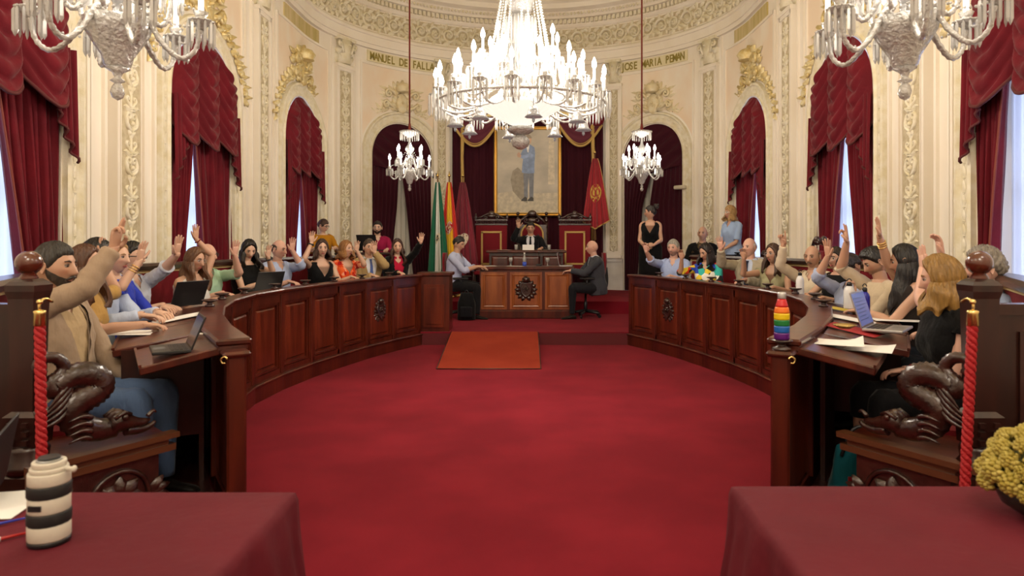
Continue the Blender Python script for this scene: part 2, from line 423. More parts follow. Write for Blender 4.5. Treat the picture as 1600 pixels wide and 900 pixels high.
# arch crests (cartouche with crown and garlands)
def crest(h):
    g = G(); hh = h+.27
    g.loft([[(x*k, .06*q, z*k) for x, z in [(.0, .30), (.09, .26), (.12, .12), (.08, -.02), (0, -.07), (-.08, -.02), (-.12, .12), (-.09, .26)]] for k, q in ((1.1, 0), (1, .6), (.75, 1), (.4, .85))], 0, True, True)
    rosette(g, 0, .14, .085, .075, 7)
    for q in (-1, 1):
        for a_ in range(6): leaf(g, q*.10, .05*a_, PI/2-q*(1.2-.25*a_), .16, .6, .07)
        g.tube([(q*.13+x, .03, .05+z) for x, _, z in spiral((0, 0), .07, 1.4, PI/2, q, 14)], [.022, .012], 6)
    g.lathe([(.13, 0), (.12, .03), (.15, .08), (.10, .15), (.03, .18), (.02, .22)], 12, 0, (0, .04, .32))
    for k in range(5): leaf(g, (k-2)*.055, .36, PI/2-(k-2)*.25, .16, .5, .06)
    for q in (-1, 1):
        g.tube([(q*.1, .03, .22), (q*.2, .05, .32)]+[(q*.28+x, .04, .28+z) for x, _, z in spiral((0, 0), .075, 1.3, PI/2, -q, 12)], [.03, .015], 6)
        g.tube([(q*.1, .03, .02), (q*.22, .05, .06)]+[(q*.33+x, .04, .08+z) for x, _, z in spiral((0, 0), .07, 1.3, PI/2, -q, 12)], [.03, .015], 6)
        for j in range(4): leaf(g, q*(.12+.06*j), .30-.03*j, PI/2-q*(.9+.15*j), .2, .4, .05)
        leaf(g, q*.25, .34, PI/2-q*1.35, .26, .3, .04)
        for k in range(9):   # garland that follows the arch
            t = .30+k*.125; x, z = q*hh*math.sin(t), hh*math.cos(t)-hh
            leaf(g, x*1.03, z+.05, PI/2-q*(t+.4), .20-.008*k, .6, .06)
            leaf(g, x, z+.02, PI/2-q*(t+1.2), .15, .6, .04); leaf(g, x, z+.05, PI/2-q*(t-.4), .12-.006*k, .6, .04)
            if k % 2 == 0: g.tube([(x+a, .02, z+.07+b) for a, _, b in spiral((0, 0), .06, 1.2, PI/2+q*.5, -q, 10)], [.018, .009], 5)
            if k in (1, 5): rosette(g, x+q*.03, z+.07, .07, .05)
    for v in g.V: v[:, 1] *= 1.4; v[:, 0] *= 1.12; v[:, 2] *= np.where(v[:, 2] > 0, 1.2, 1)
    return g
crest_mesh = crest(.785).mesh('crest', [GOLDREL]); crest_mesh2 = crest(.72).mesh('crest', [mat('pale_gold_relief', (.72, .60, .36), .5, metal=.1, vary=(10, (.80, .73, .54)), bump=(50, .2))])
for side in (1, -1):
    for i, (c, h, s) in enumerate(OPEN):
        p, rz = frame(c, s+h+.27, .02, side)
        obj('crest', crest_mesh if i < 3 else crest_mesh2, None, wall_root[side], p, (0, 0, rz))

# entablature, frieze and cornice run round the hall
for side, nm in ((1, 'left'), (-1, 'right')):
    g = G()
    sweep(g, [(0, 5.42), (.07, 5.42), (.07, 5.50), (.10, 5.50), (.10, 5.66), (.13, 5.67), (.13, 5.72), (.10, 5.75), (.06, 5.78), (.06, 6.24), (.10, 6.26), (.13, 6.30), (.13, 6.42), (.24, 6.43), (.24, 6.47), (.30, 6.56), (.42, 6.60), (.44, 6.70), (.50, 6.74), (.50, 6.80), (.30, 6.82)], 3, SEND, side)
    tr = struct('trim_1' if side > 0 else 'trim_2', g, PLASTER)
    g = G(); ss = np.arange(11.0, SEND-.03, .105)
    for s in ss:
        p, rz = frame(s, 0, 0, side); g.box(-.03, .03, .12, .20, 6.33, 6.42, 0, TR(p.x, p.y, 0, rz))
    stuff(obj('dentil_row', g, RELIEF, tr))
    g = G()
    for s in np.arange(11.0, SEND, .085):
        p, rz = frame(s, 6.51, .28, side); g.ball(p, (.03, .03, .035), 6)
    stuff(obj('egg_moulding', g, RELIEF, tr))
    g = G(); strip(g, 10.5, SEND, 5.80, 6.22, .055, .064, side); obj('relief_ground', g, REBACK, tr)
    q = G()     # one length of scrolling acanthus
    for e, a in ((-1, 0), (1, PI)):
        cx = e*.165
        q.tube([(cx+x, .01, .0+z*1) for x, _, z in spiral((0, 0), .15, 1.7, a, 1, 24)], [.028, .016], 6)
        rosette(q, cx, 0, .07, .05)
        for k in range(7): leaf(q, cx+.12*math.cos(k*.9), .12*math.sin(k*.9), k*.9+.9, .15, .55, .045)
        leaf(q, cx+e*.1, .12, PI/2-e*.8, .13, .6, .04); leaf(q, cx-e*.02, -.14, -e*.3, .17, .5, .04)
    for _v in q.V: _v[:, 1] *= 1.5
    qm = q.mesh('frieze_scroll', RELIEF)
    n = int((SEND-10.6)/.66)
    for k in range(n):
        s = SEND-.33-k*.66; p, rz = frame(s, 6.01, .062, side)
        o = obj('frieze_scroll', qm, None, tr, p, (0, 0, rz)); o.scale = (1, 1, 1.08)
# ceiling: a painted cove and flat top
CEILM = mat('painted_ceiling', (.66, .62, .36), .8, vary=((.7, .7, .7), (.78, .75, .55)))
g = G()
for side in (1, -1): sweep(g, [(.30, 6.80), (.35, 7.0), (.6, 7.35), (1.0, 7.55), (1.5, 7.62)], 0, SEND, side, 0, .25, True)
top = [W(s, 7.60, 1.45, 1) for s in np.linspace(0, SEND, 50)]+[W(s, 7.60, 1.45, -1) for s in np.linspace(SEND, 0, 50)]
g.add(top, [tuple(range(len(top)))], 0, False)
struct('ceiling', g, CEILM)
g = G(); g.box(-4, 4, -2.1, -2.0, 0, 7.6); struct('wall_rear', g, PLASTER)

# inscriptions above the far arches
TXT = mat('inscription_gold', (.30, .24, .05), .5, metal=.2)
PLATE = mat('inscription_plate', (.74, .66, .42), .5, vary=(5, (.80, .72, .50)))
def inscription(txt, s, side, z=5.28, w=1.68, size=.18, plate=True, loc='arch'):
    p, rz = frame(s, z, .02, side)
    r = wall_root[side]
    g = G(); strip(g, s-w/2, s+w/2, z-.11, z+.11, 0, .025, side)
    pl = obj('inscription_plate', g, PLATE, r)
    n = len(txt); step = w*.92/n
    for i, ch in enumerate(txt):
        if ch == ' ': continue
        cu = bpy.data.curves.new('letter', 'FONT'); cu.body = ch; cu.size = size*1.25; cu.extrude = .006; cu.align_x = 'CENTER'; cu.offset = .004
        # the text runs left to right as read from inside the hall
        u = (i+.5-n/2)*step
        pp, r2 = frame(s+(u if side > 0 else -u), z-.075, .03, side)
        o = bpy.data.objects.new('letter', cu); C.objects.link(o)
        dg = bpy.context.evaluated_depsgraph_get(); me = bpy.data.meshes.new_from_object(o.evaluated_get(dg)); bpy.data.objects.remove(o)
        me.materials.clear(); me.materials.append(TXT)
        o = bpy.data.objects.new('letter', me); C.objects.link(o); o.parent = pl; o.location = pp; o.rotation_euler = (PI/2, 0, r2+PI); o.scale = (.72, 1, 1)
inscription('MANUEL DE FALLA', OPEN[3][0], 1)
inscription('JOSE MARIA PEMAN', OPEN[3][0], -1)
for side in (1, -1):     # worn gilt plates whose lettering can not be read in the photograph
    g = G(); strip(g, 13.9-.78, 13.9+.78, 5.14, 5.38, 0, .025, side); obj('gilt_plate', g, mat('worn_gilt_plate', (.50, .40, .14), .5, metal=.1, vary=((9, 9, 1), (.66, .54, .30))), wall_root[side])

# ---------------------------------------------------------------- floor, platforms, dais, ramp
g = G(); g.box(-3.95, 3.95, -2, 15.6, -.05, 0); fl = struct('floor', g, CARPET)
FR = [(1.36, 3.40), (1.90, 4.30), (2.34, 5.35), (2.49, 6.25), (2.42, 7.05), (2.28, 7.75), (2.06, 8.56), (1.80, 9.25), (1.53, 9.80)]
fr = cr(FR, 12)
_al = np.concatenate([[0], np.cumsum(np.hypot(*np.diff(fr, axis=0).T))]); FL = _al[-1]
def front(t, off=0, side=-1):
    """point on the front of the curved desk row, t metres from the near end; off = metres away from the middle"""
    x = np.interp(t, _al, fr[:, 0]); y = np.interp(t, _al, fr[:, 1])
    x2 = np.interp(t+.05, _al, fr[:, 0]); y2 = np.interp(t+.05, _al, fr[:, 1]); x1 = np.interp(t-.05, _al, fr[:, 0]); y1 = np.interp(t-.05, _al, fr[:, 1])
    d = np.array((x2-x1, y2-y1)); d /= np.linalg.norm(d); n = np.array((d[1], -d[0]))
    return (x+n[0]*off)*side, y+n[1]*off
for side, nm in ((-1, 'left'), (1, 'right')):
    pts = [front(t, .05, side) for t in np.linspace(0, FL, 30)]+[(side*1.6, 10.6), (side*3.94, 10.6), (side*3.94, 3.0), (side*2.0, 3.0)]
    g = G(); g.poly(pts if side > 0 else pts[::-1], 0, .13)
    struct('floor_platform_'+nm, g, WOODD)
g = G(); g.poly([(-1.62, 9.78), (1.62, 9.78), (2.6, 10.6), (2.6, 15.4), (-2.6, 15.4), (-2.6, 10.6)], 0, .18)
struct('floor_dais_lower', g, CARPET)
g = G(); g.poly([(-2.3, 12.2), (2.3, 12.2), (2.55, 10.65), (3.94, 10.65), (3.94, 12.6), (3.0, 14.4), (1.6, 15.3), (-1.6, 15.3), (-3.0, 14.4), (-3.94, 12.6), (-3.94, 10.65), (-2.55, 10.65)], 0, .40)
struct('floor_dais_upper', g, CARPET)
g = G(); g.box(-1.6, 1.6, 9.765, 9.775, 0, .165); struct('trim_3', g, mat('dark_riser', (.10, .006, .010), .8))
g = G(); x0, x1 = -1.0, .21
g.add([(x0, 7.92, .004), (x1, 7.92, .004), (x1-.02, 9.76, .19), (x0-.05, 9.76, .19), (x0, 7.92, 0), (x1, 7.92, 0), (x1-.02, 9.76, 0), (x0-.05, 9.76, 0)], [(0, 1, 2, 3), (4, 7, 6, 5), (0, 4, 5, 1), (1, 5, 6, 2), (3, 2, 6, 7), (0, 3, 7, 4)], 0, False)
o = obj('ramp', g, RAMPM); tag(o, 'orange-red carpeted wedge ramp leading from the floor up to the dais', 'ramp')
g = G(); g.tube([(x0, 7.92, .006), (x1, 7.92, .006)], .006, 6); g.tube([(x0, 7.92, .006), (x0-.05, 9.76, .192)], .006, 6); g.tube([(x1, 7.92, .006), (x1-.02, 9.76, .192)], .006, 6)
obj('edge_strip', g, WOODD, o)

# ---------------------------------------------------------------- windows, sheers, drapes
def window(i, side, c, h, s):
    r = root('window_%d' % i)
    g = G(); d = -.40
    for a in (-h+.03, 0, h-.03):
        strip(g, c+a-.035, c+a+.035, 0, s+ (h*.99 if a == 0 else .1), d-.04, d+.02, side)
    for z in (.9, 1.9, 2.9): strip(g, c-h, c+h, z-.025, z+.025, d-.03, d+.01, side)
    obj('window_frame', g, mat('white_frame', (.7, .68, .62), .5), r)
    g = G(); g.add([W(c-h, 0, d, side), W(c+h, 0, d, side), W(c+h, s+h, d, side), W(c-h, s+h, d, side)], [(0, 1, 2, 3)], 0, False)
    obj('pane', g, GLASS, r)
    return r
def drape(side, c, h, s, vm, label, gapc, gapw_top, gapw_bot, zb=.5, zval=2.72, fine=1, nsc=3, sheer=True, gl=None):
    """drapes with a scalloped festoon valance in one arched opening; u runs along the wall"""
    p, rz = frame(c, 0, -.1, side); t = thing('window_drapes', label, 'curtain', (p.x, p.y, zb)); inv = Matrix.Translation((-p.x, -p.y, -zb))
    def put(name, g, m, par=t):
        V = [v+np.array((-p.x, -p.y, -zb)) for v in g.V] if par is t else g.V; g.V = V
        return obj(name, g, m, par)
    top = lambda u: s+math.sqrt(max(0, (h+.0)**2-(u)**2)) if abs(u) < h else s
    for e in (-1, 1):           # two long panels that meet high up and part lower down
        g = G(); R = []; nz, nu = 22, 72*fine
        for j in range(nz+1):
            q = j/nz; z = zb+(s-.1-zb)*q; ql = 1-q
            inner = gapc+e*(gapw_top+(gapw_bot-gapw_top)*ql**1.15)/2
            outer = e*(h+.02); row = []
            for k in range(nu+1):
                a = k/nu; u = outer+(inner-outer)*a
                d = -.035+.035*math.sin(a*PI*2*9+e)+.018*math.sin(a*PI*2*17+q*2+1.3)+.015*math.sin(a*31+q*5)
                row.append(W(c+u, z, d, side))
            R.append(row)
        g.grid(R); o = put('drape_panel', g, vm)
        g = G(); ed = [r[-1] for r in R]; g.tube(ed, .011, 5); put('edge_braid', g, mat('drape_braid', (.20, .035, .02), .7))
    # festoon valance: scallops with swagged folds
    g = G(); R = []; nz, nu = 70*fine, 80*fine
    for j in range(nz+1):
        q = j/nz; row = []
        for k in range(nu+1):
            a = k/nu; u = (a*2-1)*(h+.0); sc = abs(math.sin(PI*nsc*a))**.8; us = u
            zt = top(u)-.005; zbm = zval+.12-.24*sc
            z = zt+(zbm-zt)*q
            ph = (z-s+.5+.34*sc)/.17
            fold = abs(math.sin(PI*ph))**.8
            d = .03+(.10*sc+.050*fold*min(1, sc*1.5)+.004*math.sin(a*70+ph*2))*min(1, (zt-z)*5+.12)
            row.append(W(c+u, z, d, side))
        R.append(row)
    g.grid(R); v = put('valance', g, vm)
    g = G(); g.tube(R[-1], .016, 5); put('valance_fringe', g, mat('drape_fringe', (.09, .012, .012), .8))
    for e in (-1, 1):           # tails (jabots) at both edges
        g = G(); R = []
        for j in range(13):
            q = j/12; row = []
            for k in range(25):
                a = k/24; u = e*(h+.05-.30*a*(1-.15*q)); zt = s-.05; zb2 = zval-.55+.42*a; z = zt+(zb2-zt)*q
                row.append(W(c+u, z, .09+.03*math.sin(a*PI*7)+.02*q, side))
            R.append(row)
        g.grid(R); put('tail', g, vm)
        g = G(); g.tube(R[-1], .012, 5); put('tail_fringe', g, MATS['drape_fringe'])
    if sheer:
        g = G(); R = []
        for j in range(3):
            z = .2+(s+h*.8-.2)*j/2
            R.append([W(c+u, z, -.28+.022*math.sin(u*55)+.01*math.sin(u*23+1), side) for u in np.linspace(-h, h, 110)])
        g.grid(R); p2 = obj('sheer_curtain', g, SHEER)
        for vv in (): pass
        tag(p2, gl, 'curtain')
LBW = {1: ('at the left edge of the photo', 'behind the green polo man on the left', 'behind the mustard top woman on the left'),
       -1: ('at the right edge of the photo', 'behind the cream shirt man with the raised tattooed arm', 'behind the standing blonde woman on the right')}
wi = 1
for side in (1, -1):
    for i, (c, h, s) in enumerate(OPEN[:3]):
        window(wi, side, c, h, s); wi += 1
        gc, gt, gb = (((0, .12, .95), (-.19, .05, .56), (.08, .04, .60)) if side > 0 else ((.0, .95, 1.34), (.03, .16, .78), (-.12, .08, .80)))[i]
        drape(side, c, h, s, VELVET, 'red velvet window drapes '+LBW[side][i], gc, gt, gb, fine=1, gl='sheer white curtain in the window '+LBW[side][i])
# niches behind the far arches: doorways hung with burgundy velvet
for side, nm in ((1, 'left'), (-1, 'right')):
    c, h, s = OPEN[3]
    r = root('door_1' if side > 0 else 'door_2')
    g = G(); strip(g, c-h-.1, c+h+.1, .3, 4.2, -.5, -.47, side); obj('door_leaf', g, mat('door_cream', (.42, .38, .30), .6), r)
    g = G()
    for a in (-.5, .1): strip(g, c+a, c+a+.42, 1.5, 2.5, -.47, -.455, side)
    obj('door_pane', g, mat('door_glass', (.35, .40, .48), .15), r)
    p, rz = frame(c, 0, -.1, side)
    t = thing('door_drapes', 'dark burgundy velvet drapes in the arch behind the %s' % ('bearded man in magenta' if side > 0 else 'standing woman in black'), 'curtain', (p.x, p.y, .4))
    off = np.array((-p.x, -p.y, -.4))
    gcen = .05 if side > 0 else .22
    for e in (-1, 1):
        R = []
        for j in range(21):
            q = j/20; z = .4+q*2.75; inner = gcen*min(1, 3*(1-q))+e*(.02+.30*(1-q)**1.1 if side > 0 else .02+.22*(1-q)**1.1); row = []
            for k in range(61):
                a = k/60; u = e*(h+.02)+(inner-e*(h+.02))*a
                row.append(np.array(W(c+u, z, -.06+.03*math.sin(a*PI*14)+.015*math.sin(a*43+q*3), side))+off)
            R.append(row)
        g = G(); g.grid(R); obj('drape_panel', g, BURG, t)
    R = []
    for j in range(31):
        q = j/30; row = []
        for k in range(61):
            a = k/60; u = (a*2-1)*h; zt = s+math.sqrt(max(0, h*h-u*u)); zb2 = 2.95+.15*abs(u); z = zt+(zb2-zt)*q
            sag = .5-abs(a-.5)
            row.append(np.array(W(c+u, z, -.01+.03*math.sin((z+.9*sag)*22)*min(1, (zt-z)*5), side))+off)
        R.append(row)
    g = G(); g.grid(R); obj('pelmet', g, BURG, t)
    g = G(); R = []
    for j in range(3): R.append([np.array(W(c+u, .4+j*1.3, -.30+.02*math.sin(u*60), side)) for u in np.linspace(-.6, .6, 60)])
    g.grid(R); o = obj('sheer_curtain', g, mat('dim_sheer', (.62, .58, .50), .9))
    tag(o, 'pale sheer curtain in the gap of the burgundy drapes %s' % ('behind the left flags' if side > 0 else 'beside the standing woman in black'), 'curtain')
# ---------------------------------------------------------------- curved desk rows
NSEG = 11; DT = FL/NSEG
def shield(g, s=1.0, m=0):
    g.loft([[(x*k*s, .035*q*s, z*k*s) for x, z in [(0, .10), (.07, .11), (.09, .03), (.06, -.06), (0, -.11), (-.06, -.06), (-.09, .03), (-.07, .11)]] for k, q in ((1.15, 0), (1.05, .7), (.9, .8), (.8, .6))], m)
    g.lathe([(.05*s, 0), (.045*s, .02*s), (.06*s, .05*s), (.03*s, .07*s), (.01*s, .085*s)], 8, m, (0, .015*s, .12*s))
    for q in (-1, 1):
        for k in range(7):
            a = PI/2-q*(.35+k*.42); leaf(g, .085*s*math.cos(a), .09*s*math.sin(a), a+q*.2, .085*s, .8, .03*s, m)
        g.tube([(q*.10*s+x, .01, -.02*s+z) for x, _, z in spiral((0, 0), .05*s, 1.2, 0, -q, 10)], [.012*s, .006*s], 5, m)
    rosette(g, 0, .02*s, .05*s, .05*s, 6, m)
def bay(wd):
    w2 = wd/2; fr_ = G()
    for e in (-1, 1): fr_.box(e*w2-(.055 if e > 0 else 0), e*w2+(.055 if e < 0 else 0), 0, .045, .16, .955)
    fr_.box(-w2, w2, 0, .045, .16, .22); fr_.box(-w2, w2, 0, .045, .88, .955)
    for e in (-1, 1): fr_.box(e*(w2-.075)-.012, e*(w2-.075)+.012, 0, .034, .235, .865)
    fr_.box(-w2+.06, w2-.06, 0, .034, .225, .245); fr_.box(-w2+.06, w2-.06, 0, .034, .855, .878)
    pn = G(); pn.box(-w2+.05, w2-.05, -.02, .012, .2, .9)
    a = w2-.11; pn.loft([[(x*k, y, .55+(z-.55)*k2) for x, z in ((-a, .27), (a, .27), (a, .84), (-a, .84))] for k, k2, y in ((1, 1, .012), (.88, .93, .028))], 0, True, True, False)
    tp = G(); tp.box(-w2-.005, w2+.005, -.08, .055, .955, .975); tp.bevbox(-w2-.01, w2+.01, -.09, .075, .975, 1.01, .010)
    pl = G(); pl.box(-w2-.01, w2+.01, -.02, .07, 0, .15); pl.bevbox(-w2-.01, w2+.01, -.02, .085, .14, .165, .008)
    dk = G()   # writing flap, gently sloped to the sitter, with a raised lip
    M = Matrix.Rotation(math.radians(9), 4, 'X')
    dk.bevbox(-w2+.004, w2-.004, -.46, -.02, -.04, 0, .006, 0, TR(0, -.07, .975)@M); dk.box(-w2+.004, w2-.004, -.46, -.445, 0, .012, 0, TR(0, -.07, .975)@M)
    inn = G(); inn.box(-w2+.01, w2-.01, -.10, -.075, .13, .95); inn.box(w2-.02, w2, -.48, -.08, .40, .90)
    return fr_, pn, tp, pl, dk, inn
_b = [g.mesh(n, m) for g, n, m in zip(bay(DT), ('frame', 'panel', 'top_rail', 'plinth', 'writing_flap', 'inner_board'), (WOOD, WOODP, WOOD, WOOD, WOOD, WOODD))]
g = G(); g.lathe([(.035, 0), (.035, .012), (.02, .018), (.018, .03), (.045, .04), (.058, .047), (.055, .053), (.04, .050), (.0, .048)], 16)
KNOB = g.mesh('turned_saucer', WOODC)
def segframe(t0, t1, side):
    a, b = np.array(front(t0, 0, side)), np.array(front(t1, 0, side)); m = (a+b)/2; d = b-a; n = np.array((-d[1], d[0]))
    if n[0]*side > 0: n = -n
    return m, math.atan2(n[1], n[0])-PI/2, np.linalg.norm(d)
for side, nm in ((-1, 'left'), (1, 'right')):
    c = front(FL/2, 0, side)
    t = thing('curved_desk', 'long curved panelled mahogany desk row on the %s of the red carpet' % nm, 'desk', (c[0], c[1], 0))
    for k in range(NSEG):
        m, rz, L = segframe(k*DT, (k+1)*DT, side)
        for me in (_b if k else _b[:-1]):
            o = obj(me.name, me, None, t, (m[0]-c[0], m[1]-c[1], 0), (0, 0, rz)); o.scale = (L/DT, .80 if k == 0 and 'flap' in me.name else 1, 1)
        p = front(k*DT+.0, .03, side)
        if k:
            pp = front(k*DT, .0, side); g = G(); g.bevbox(-.022, .022, -.04, .056, .15, .975, .005); obj('seam_pilaster', g, WOOD, t, (pp[0]-c[0], pp[1]-c[1], 0), (0, 0, rz))
        if k > 2: obj('turned_saucer', KNOB, None, t, (p[0]-c[0], p[1]-c[1], 1.01))
        if k == NSEG-2:
            g = G(); shield(g, .85); obj('carved_crest', g, WOODC, t, (m[0]-c[0], m[1]-c[1], .57), (0, 0, rz)).location += Vector((-math.sin(rz)*.026, math.cos(rz)*.026, 0))
    # end post nearest the camera
    m, rz, L = segframe(0, DT, side)
    g = G(); g.bevbox(-.045, .045, -.045, .045, 0, .94, .01); g.bevbox(-.065, .065, -.065, .065, .93, .96, .012); g.bevbox(-.07, .07, -.07, .07, 0, .16, .01)
    q = np.array(front(.0, 0, side))+np.array((-.02*side, -.05)); q = tuple(q)
    obj('end_post', g, WOOD, t, (q[0]-c[0], q[1]-c[1], 0), (0, 0, rz))
    if side > 0:
        g = G(); g.lathe([(.045, 0), (.045, .012), (.022, .020), (.02, .032), (.045, .042), (.052, .046), (.052, .050), (0, .05)], 20); obj('turned_stand', g, WOODC, t, (q[0]-c[0], q[1]-c[1], .96))
    g = G(); g.tube(cr([(0, 0, 0), (.012, 0, .012), (.03, 0, .0), (.024, 0, -.018), (.009, 0, -.018)], 4), .0045, 6)
    obj('brass_catch', g, BRASS, t, (q[0]-c[0]-side*-.0, q[1]-c[1]-.09, .93), (0, 0, 0 if side > 0 else PI))
    # knee board of the end seat

# block that closes the left row beside the ramp
t = thing('desk_end_block', 'square panelled mahogany end block of the left desk row beside the ramp', 'desk', (-1.31, 9.86, 0))
g = G(); g.box(-.22, .22, 0, .4, 0, 1.0); obj('body', g, WOOD, t)
g = G(); g.box(-.15, .15, -.018, 0, .24, .86); g.box(-.11, .11, -.03, -.018, .29, .81); obj('panel', g, WOODP, t)
g = G(); g.bevbox(-.25, .25, -.03, .42, .98, 1.03, .01); obj('top_rail', g, WOOD, t)
g = G(); g.bevbox(-.24, .24, -.02, .42, 0, .16, .01); obj('plinth', g, WOOD, t)

# ---------------------------------------------------------------- curved benches behind the desks
for side, nm in ((-1, 'left'), (1, 'right')):
    c = front(FL/2, 1.0, side)
    t = thing('curved_bench', 'long curved red upholstered bench with dark wooden top rail on the %s' % nm, 'bench', (c[0], c[1], .13))
    ts = np.linspace(.25, FL+.15, 60)
    def ring(prof): return [[(front(s, o, side)[0]-c[0], front(s, o, side)[1]-c[1], z-.13) for o, z in prof] for s in ts]
    for nme, prof, m in (('seat_base', [(.72, .13), (1.06, .13), (1.06, .50), (.70, .50)], WOODD), ('seat', [(.66, .50), (1.06, .50), (1.06, .60), (.68, .60), (.65, .56)], UPHOL),
                         ('backrest', [(1.06, .50), (1.16, .50), (1.16, 1.19), (1.10, 1.19)], UPHOL), ('gilt_line', [(1.085, 1.185), (1.17, 1.185), (1.17, 1.215), (1.085, 1.215)], mat('cream_gilt', (.62, .45, .20), .5)),
                         ('top_rail', [(1.05, 1.215), (1.20, 1.215), (1.22, 1.24), (1.20, 1.275), (1.06, 1.275), (1.04, 1.25)], WOODD)):
        g = G(); g.loft(ring(prof), 0, True, True, False); obj(nme, g, m, t)

# ---------------------------------------------------------------- carved bench ends with sea-serpent armrests
for side, nm, who in ((-1, 'left', 'man in the beige blazer'), (1, 'right', 'blonde woman in black')):
    t = thing('bench_end', 'carved dark bench end with scaly sea serpent armrest beside the '+who, 'bench', (1.95*side, 2.8, .0))
    def loc(x, y): return (x*side-1.95*side, y-2.8)
    A, B = np.array((1.62, 3.25)), np.array((1.92, 2.74)); Cc, D = (2.62, 3.45), (2.10, 3.72)
    g = G(); pts = [loc(*A), loc(*B), loc(*Cc), loc(*D)]; pts = pts if side > 0 else pts[::-1]
    g.poly(pts, .53, .575); obj('seat_board', g, WOOD, t)
    g = G(); d = (B-A)/np.linalg.norm(B-A); n = np.array((-d[1], d[0])); n = n if n[1] < 0 else -n
    L = np.linalg.norm(B-A)
    M = Matrix(((d[0]*side, n[0]*side, 0, (A[0]-1.95)*side), (d[1], n[1], 0, A[1]-2.8), (0, 0, 1, 0), (0, 0, 0, 1)))
    g.box(-.03, L, -.03, .02, .50, .53, 0, M); g.box(-.04, L, -.03, .035, .56, .585, 0, M); g.box(0, L, -.03, .01, .53, .56, 0, M); obj('seat_moulding', g, mat('worn_gilt_wood', (.10, .035, .014), .35, coat=.4), t)
    g = G(); g.box(.04, L, -.03, -.005, .13, .50, 0, M)
    q = G(); rosette(q, .22, .33, .11, .03, 8); q.tube([(.22+.13*math.cos(a), .0, .33+.13*math.sin(a)) for a in np.linspace(0, 2*PI, 24)], .012, 6)
    for k in range(4): leaf(q, .38+.03*k, .30+.04*(k % 2), .2+k*.6, .12, .6, .03); leaf(q, .08, .32, 2.2+k*.6, .09, .6, .03)
    q.tube([(.48+x, 0, .36+z) for x, _, z in spiral((0, 0), .07, 1.3, 0, 1, 14)], [.016, .01], 6)
    g.merge(q, M); g.box(.02, L, -.03, .01, .13, .19, 0, M); obj('end_panel', g, WOODC, t)
    # serpent: points read as (along the board, above the board)
    def sp(cx, cy): return ((cx+52)/530*L, 0.0, .585+(385+.284*(cx-10)-cy)/1020)
    body = [sp(*p) for p in ((165, 345), (235, 358), (300, 338), (325, 285), (300, 235), (245, 195), (222, 158), (248, 122), (300, 122), (345, 150), (380, 190), (388, 165), (362, 130), (350, 90), (375, 58), (415, 62), (436, 95), (425, 130))]
    P = cr(body, 6); g = G()
    r = np.interp(np.linspace(0, 1, len(P)), [0, .1, .2, .35, .5, .58, .66, .75, .9, 1], [.045, .055, .062, .060, .052, .044, .034, .026, .022, .024])
    P = P+np.array((0, 0, 0)); T = np.gradient(P, axis=0); T /= np.linalg.norm(T, axis=1)[:, None]
    R = []; a = np.arange(14)*2*PI/14
    for i in range(len(P)):
        u = np.array((0, 1, 0)); v = np.cross(T[i], u)
        rr = r[i]*(1+.07*np.cos(a*7+(i % 2)*PI)*(i > 8)); R.append(P[i]+rr[:, None]*(np.cos(a)[:, None]*u*.8+np.sin(a)[:, None]*v))
    g.loft(R)
    s0 = G(); s0.merge(g, M); obj('serpent_body', s0, WOODC, t)
    g = G(); h = sp(150, 325); hx, hz = h[0], h[2]   # head with brow, eye, gaping lips
    R = []
    for q, (ww, hh_, dz) in zip(np.linspace(0, 1, 9), ((.05, .05, .01), (.06, .062, .02), (.06, .068, .022), (.055, .06, .018), (.045, .045, .008), (.036, .034, .0), (.032, .026, -.006), (.028, .020, -.008), (.012, .01, -.006))):
        R.append([(hx+.05-.19*q, ww*.8*math.cos(b), hz+dz-.012+hh_*math.sin(b)*.8) for b in a])
    g.loft(R)
    g.tube(cr([(hx-.03, 0, hz-.04), (hx-.09, 0, hz-.052), (hx-.14, 0, hz-.046), (hx-.165, 0, hz-.03)], 4), [.026, .018, .008], 8)
    for e in (-1, 1):
        g.ball((hx-.005, e*.042, hz+.028), .017, 8); g.tube([(hx-.035, e*.035, hz+.035), (hx, e*.048, hz+.052), (hx+.04, e*.045, hz+.03)], .009, 6)
    g.tube(cr([(hx-.13, 0, hz), (hx-.155, 0, hz+.02), (hx-.17, 0, hz+.012)], 4), [.012, .005], 6)
    s0 = G(); s0.merge(g, M); obj('serpent_head', s0, WOODC, t)
    g = G(); f = sp(330, 150)
    for k in range(5): g.tube(cr([(f[0], .01, f[2]-.02*k), (f[0]+.05, .03, f[2]-.045-.025*k), (f[0]+.09+.01*k, .02, f[2]-.10-.02*k)], 4), [.016, .012, .003], 6)
    f = sp(270, 300)
    for k in range(4): g.tube(cr([(f[0], .04, f[2]-.03*k), (f[0]+.04, .05, f[2]+.015-.03*k), (f[0]+.09, .04, f[2]-.03*k)], 4), [.012, .01, .003], 6)
    s0 = G(); s0.merge(g, M); obj('serpent_fins', s0, WOODC, t)
    # tall post with turned ball
    g = G(); g.bevbox(-.10, .10, -.08, .08, .0, .55, .01); g.lathe([(.085, .55), (.085, .58), (.07, .60), (.075, .64), (.065, .66)], 20)
    g.loft([[(x*k, y*k*.9, z) for x, y in ((-.07, -.07), (.07, -.07), (.07, .07), (-.07, .07))] for k, z in ((.85, .66), (.95, .78), (.62, .80), (.72, 1.20), (.76, 1.26), (.86, 1.29), (.88, 1.315), (.7, 1.33), (.5, 1.34))], 0, True, True, False)
    for x in (-.03, .03):
        for k in range(3): g.box(x-.012, x+.012, -.072, -.058, .67+.035*k, .69+.035*k)
    obj('post', g, WOODD, t, (.012*side, .02, 0))
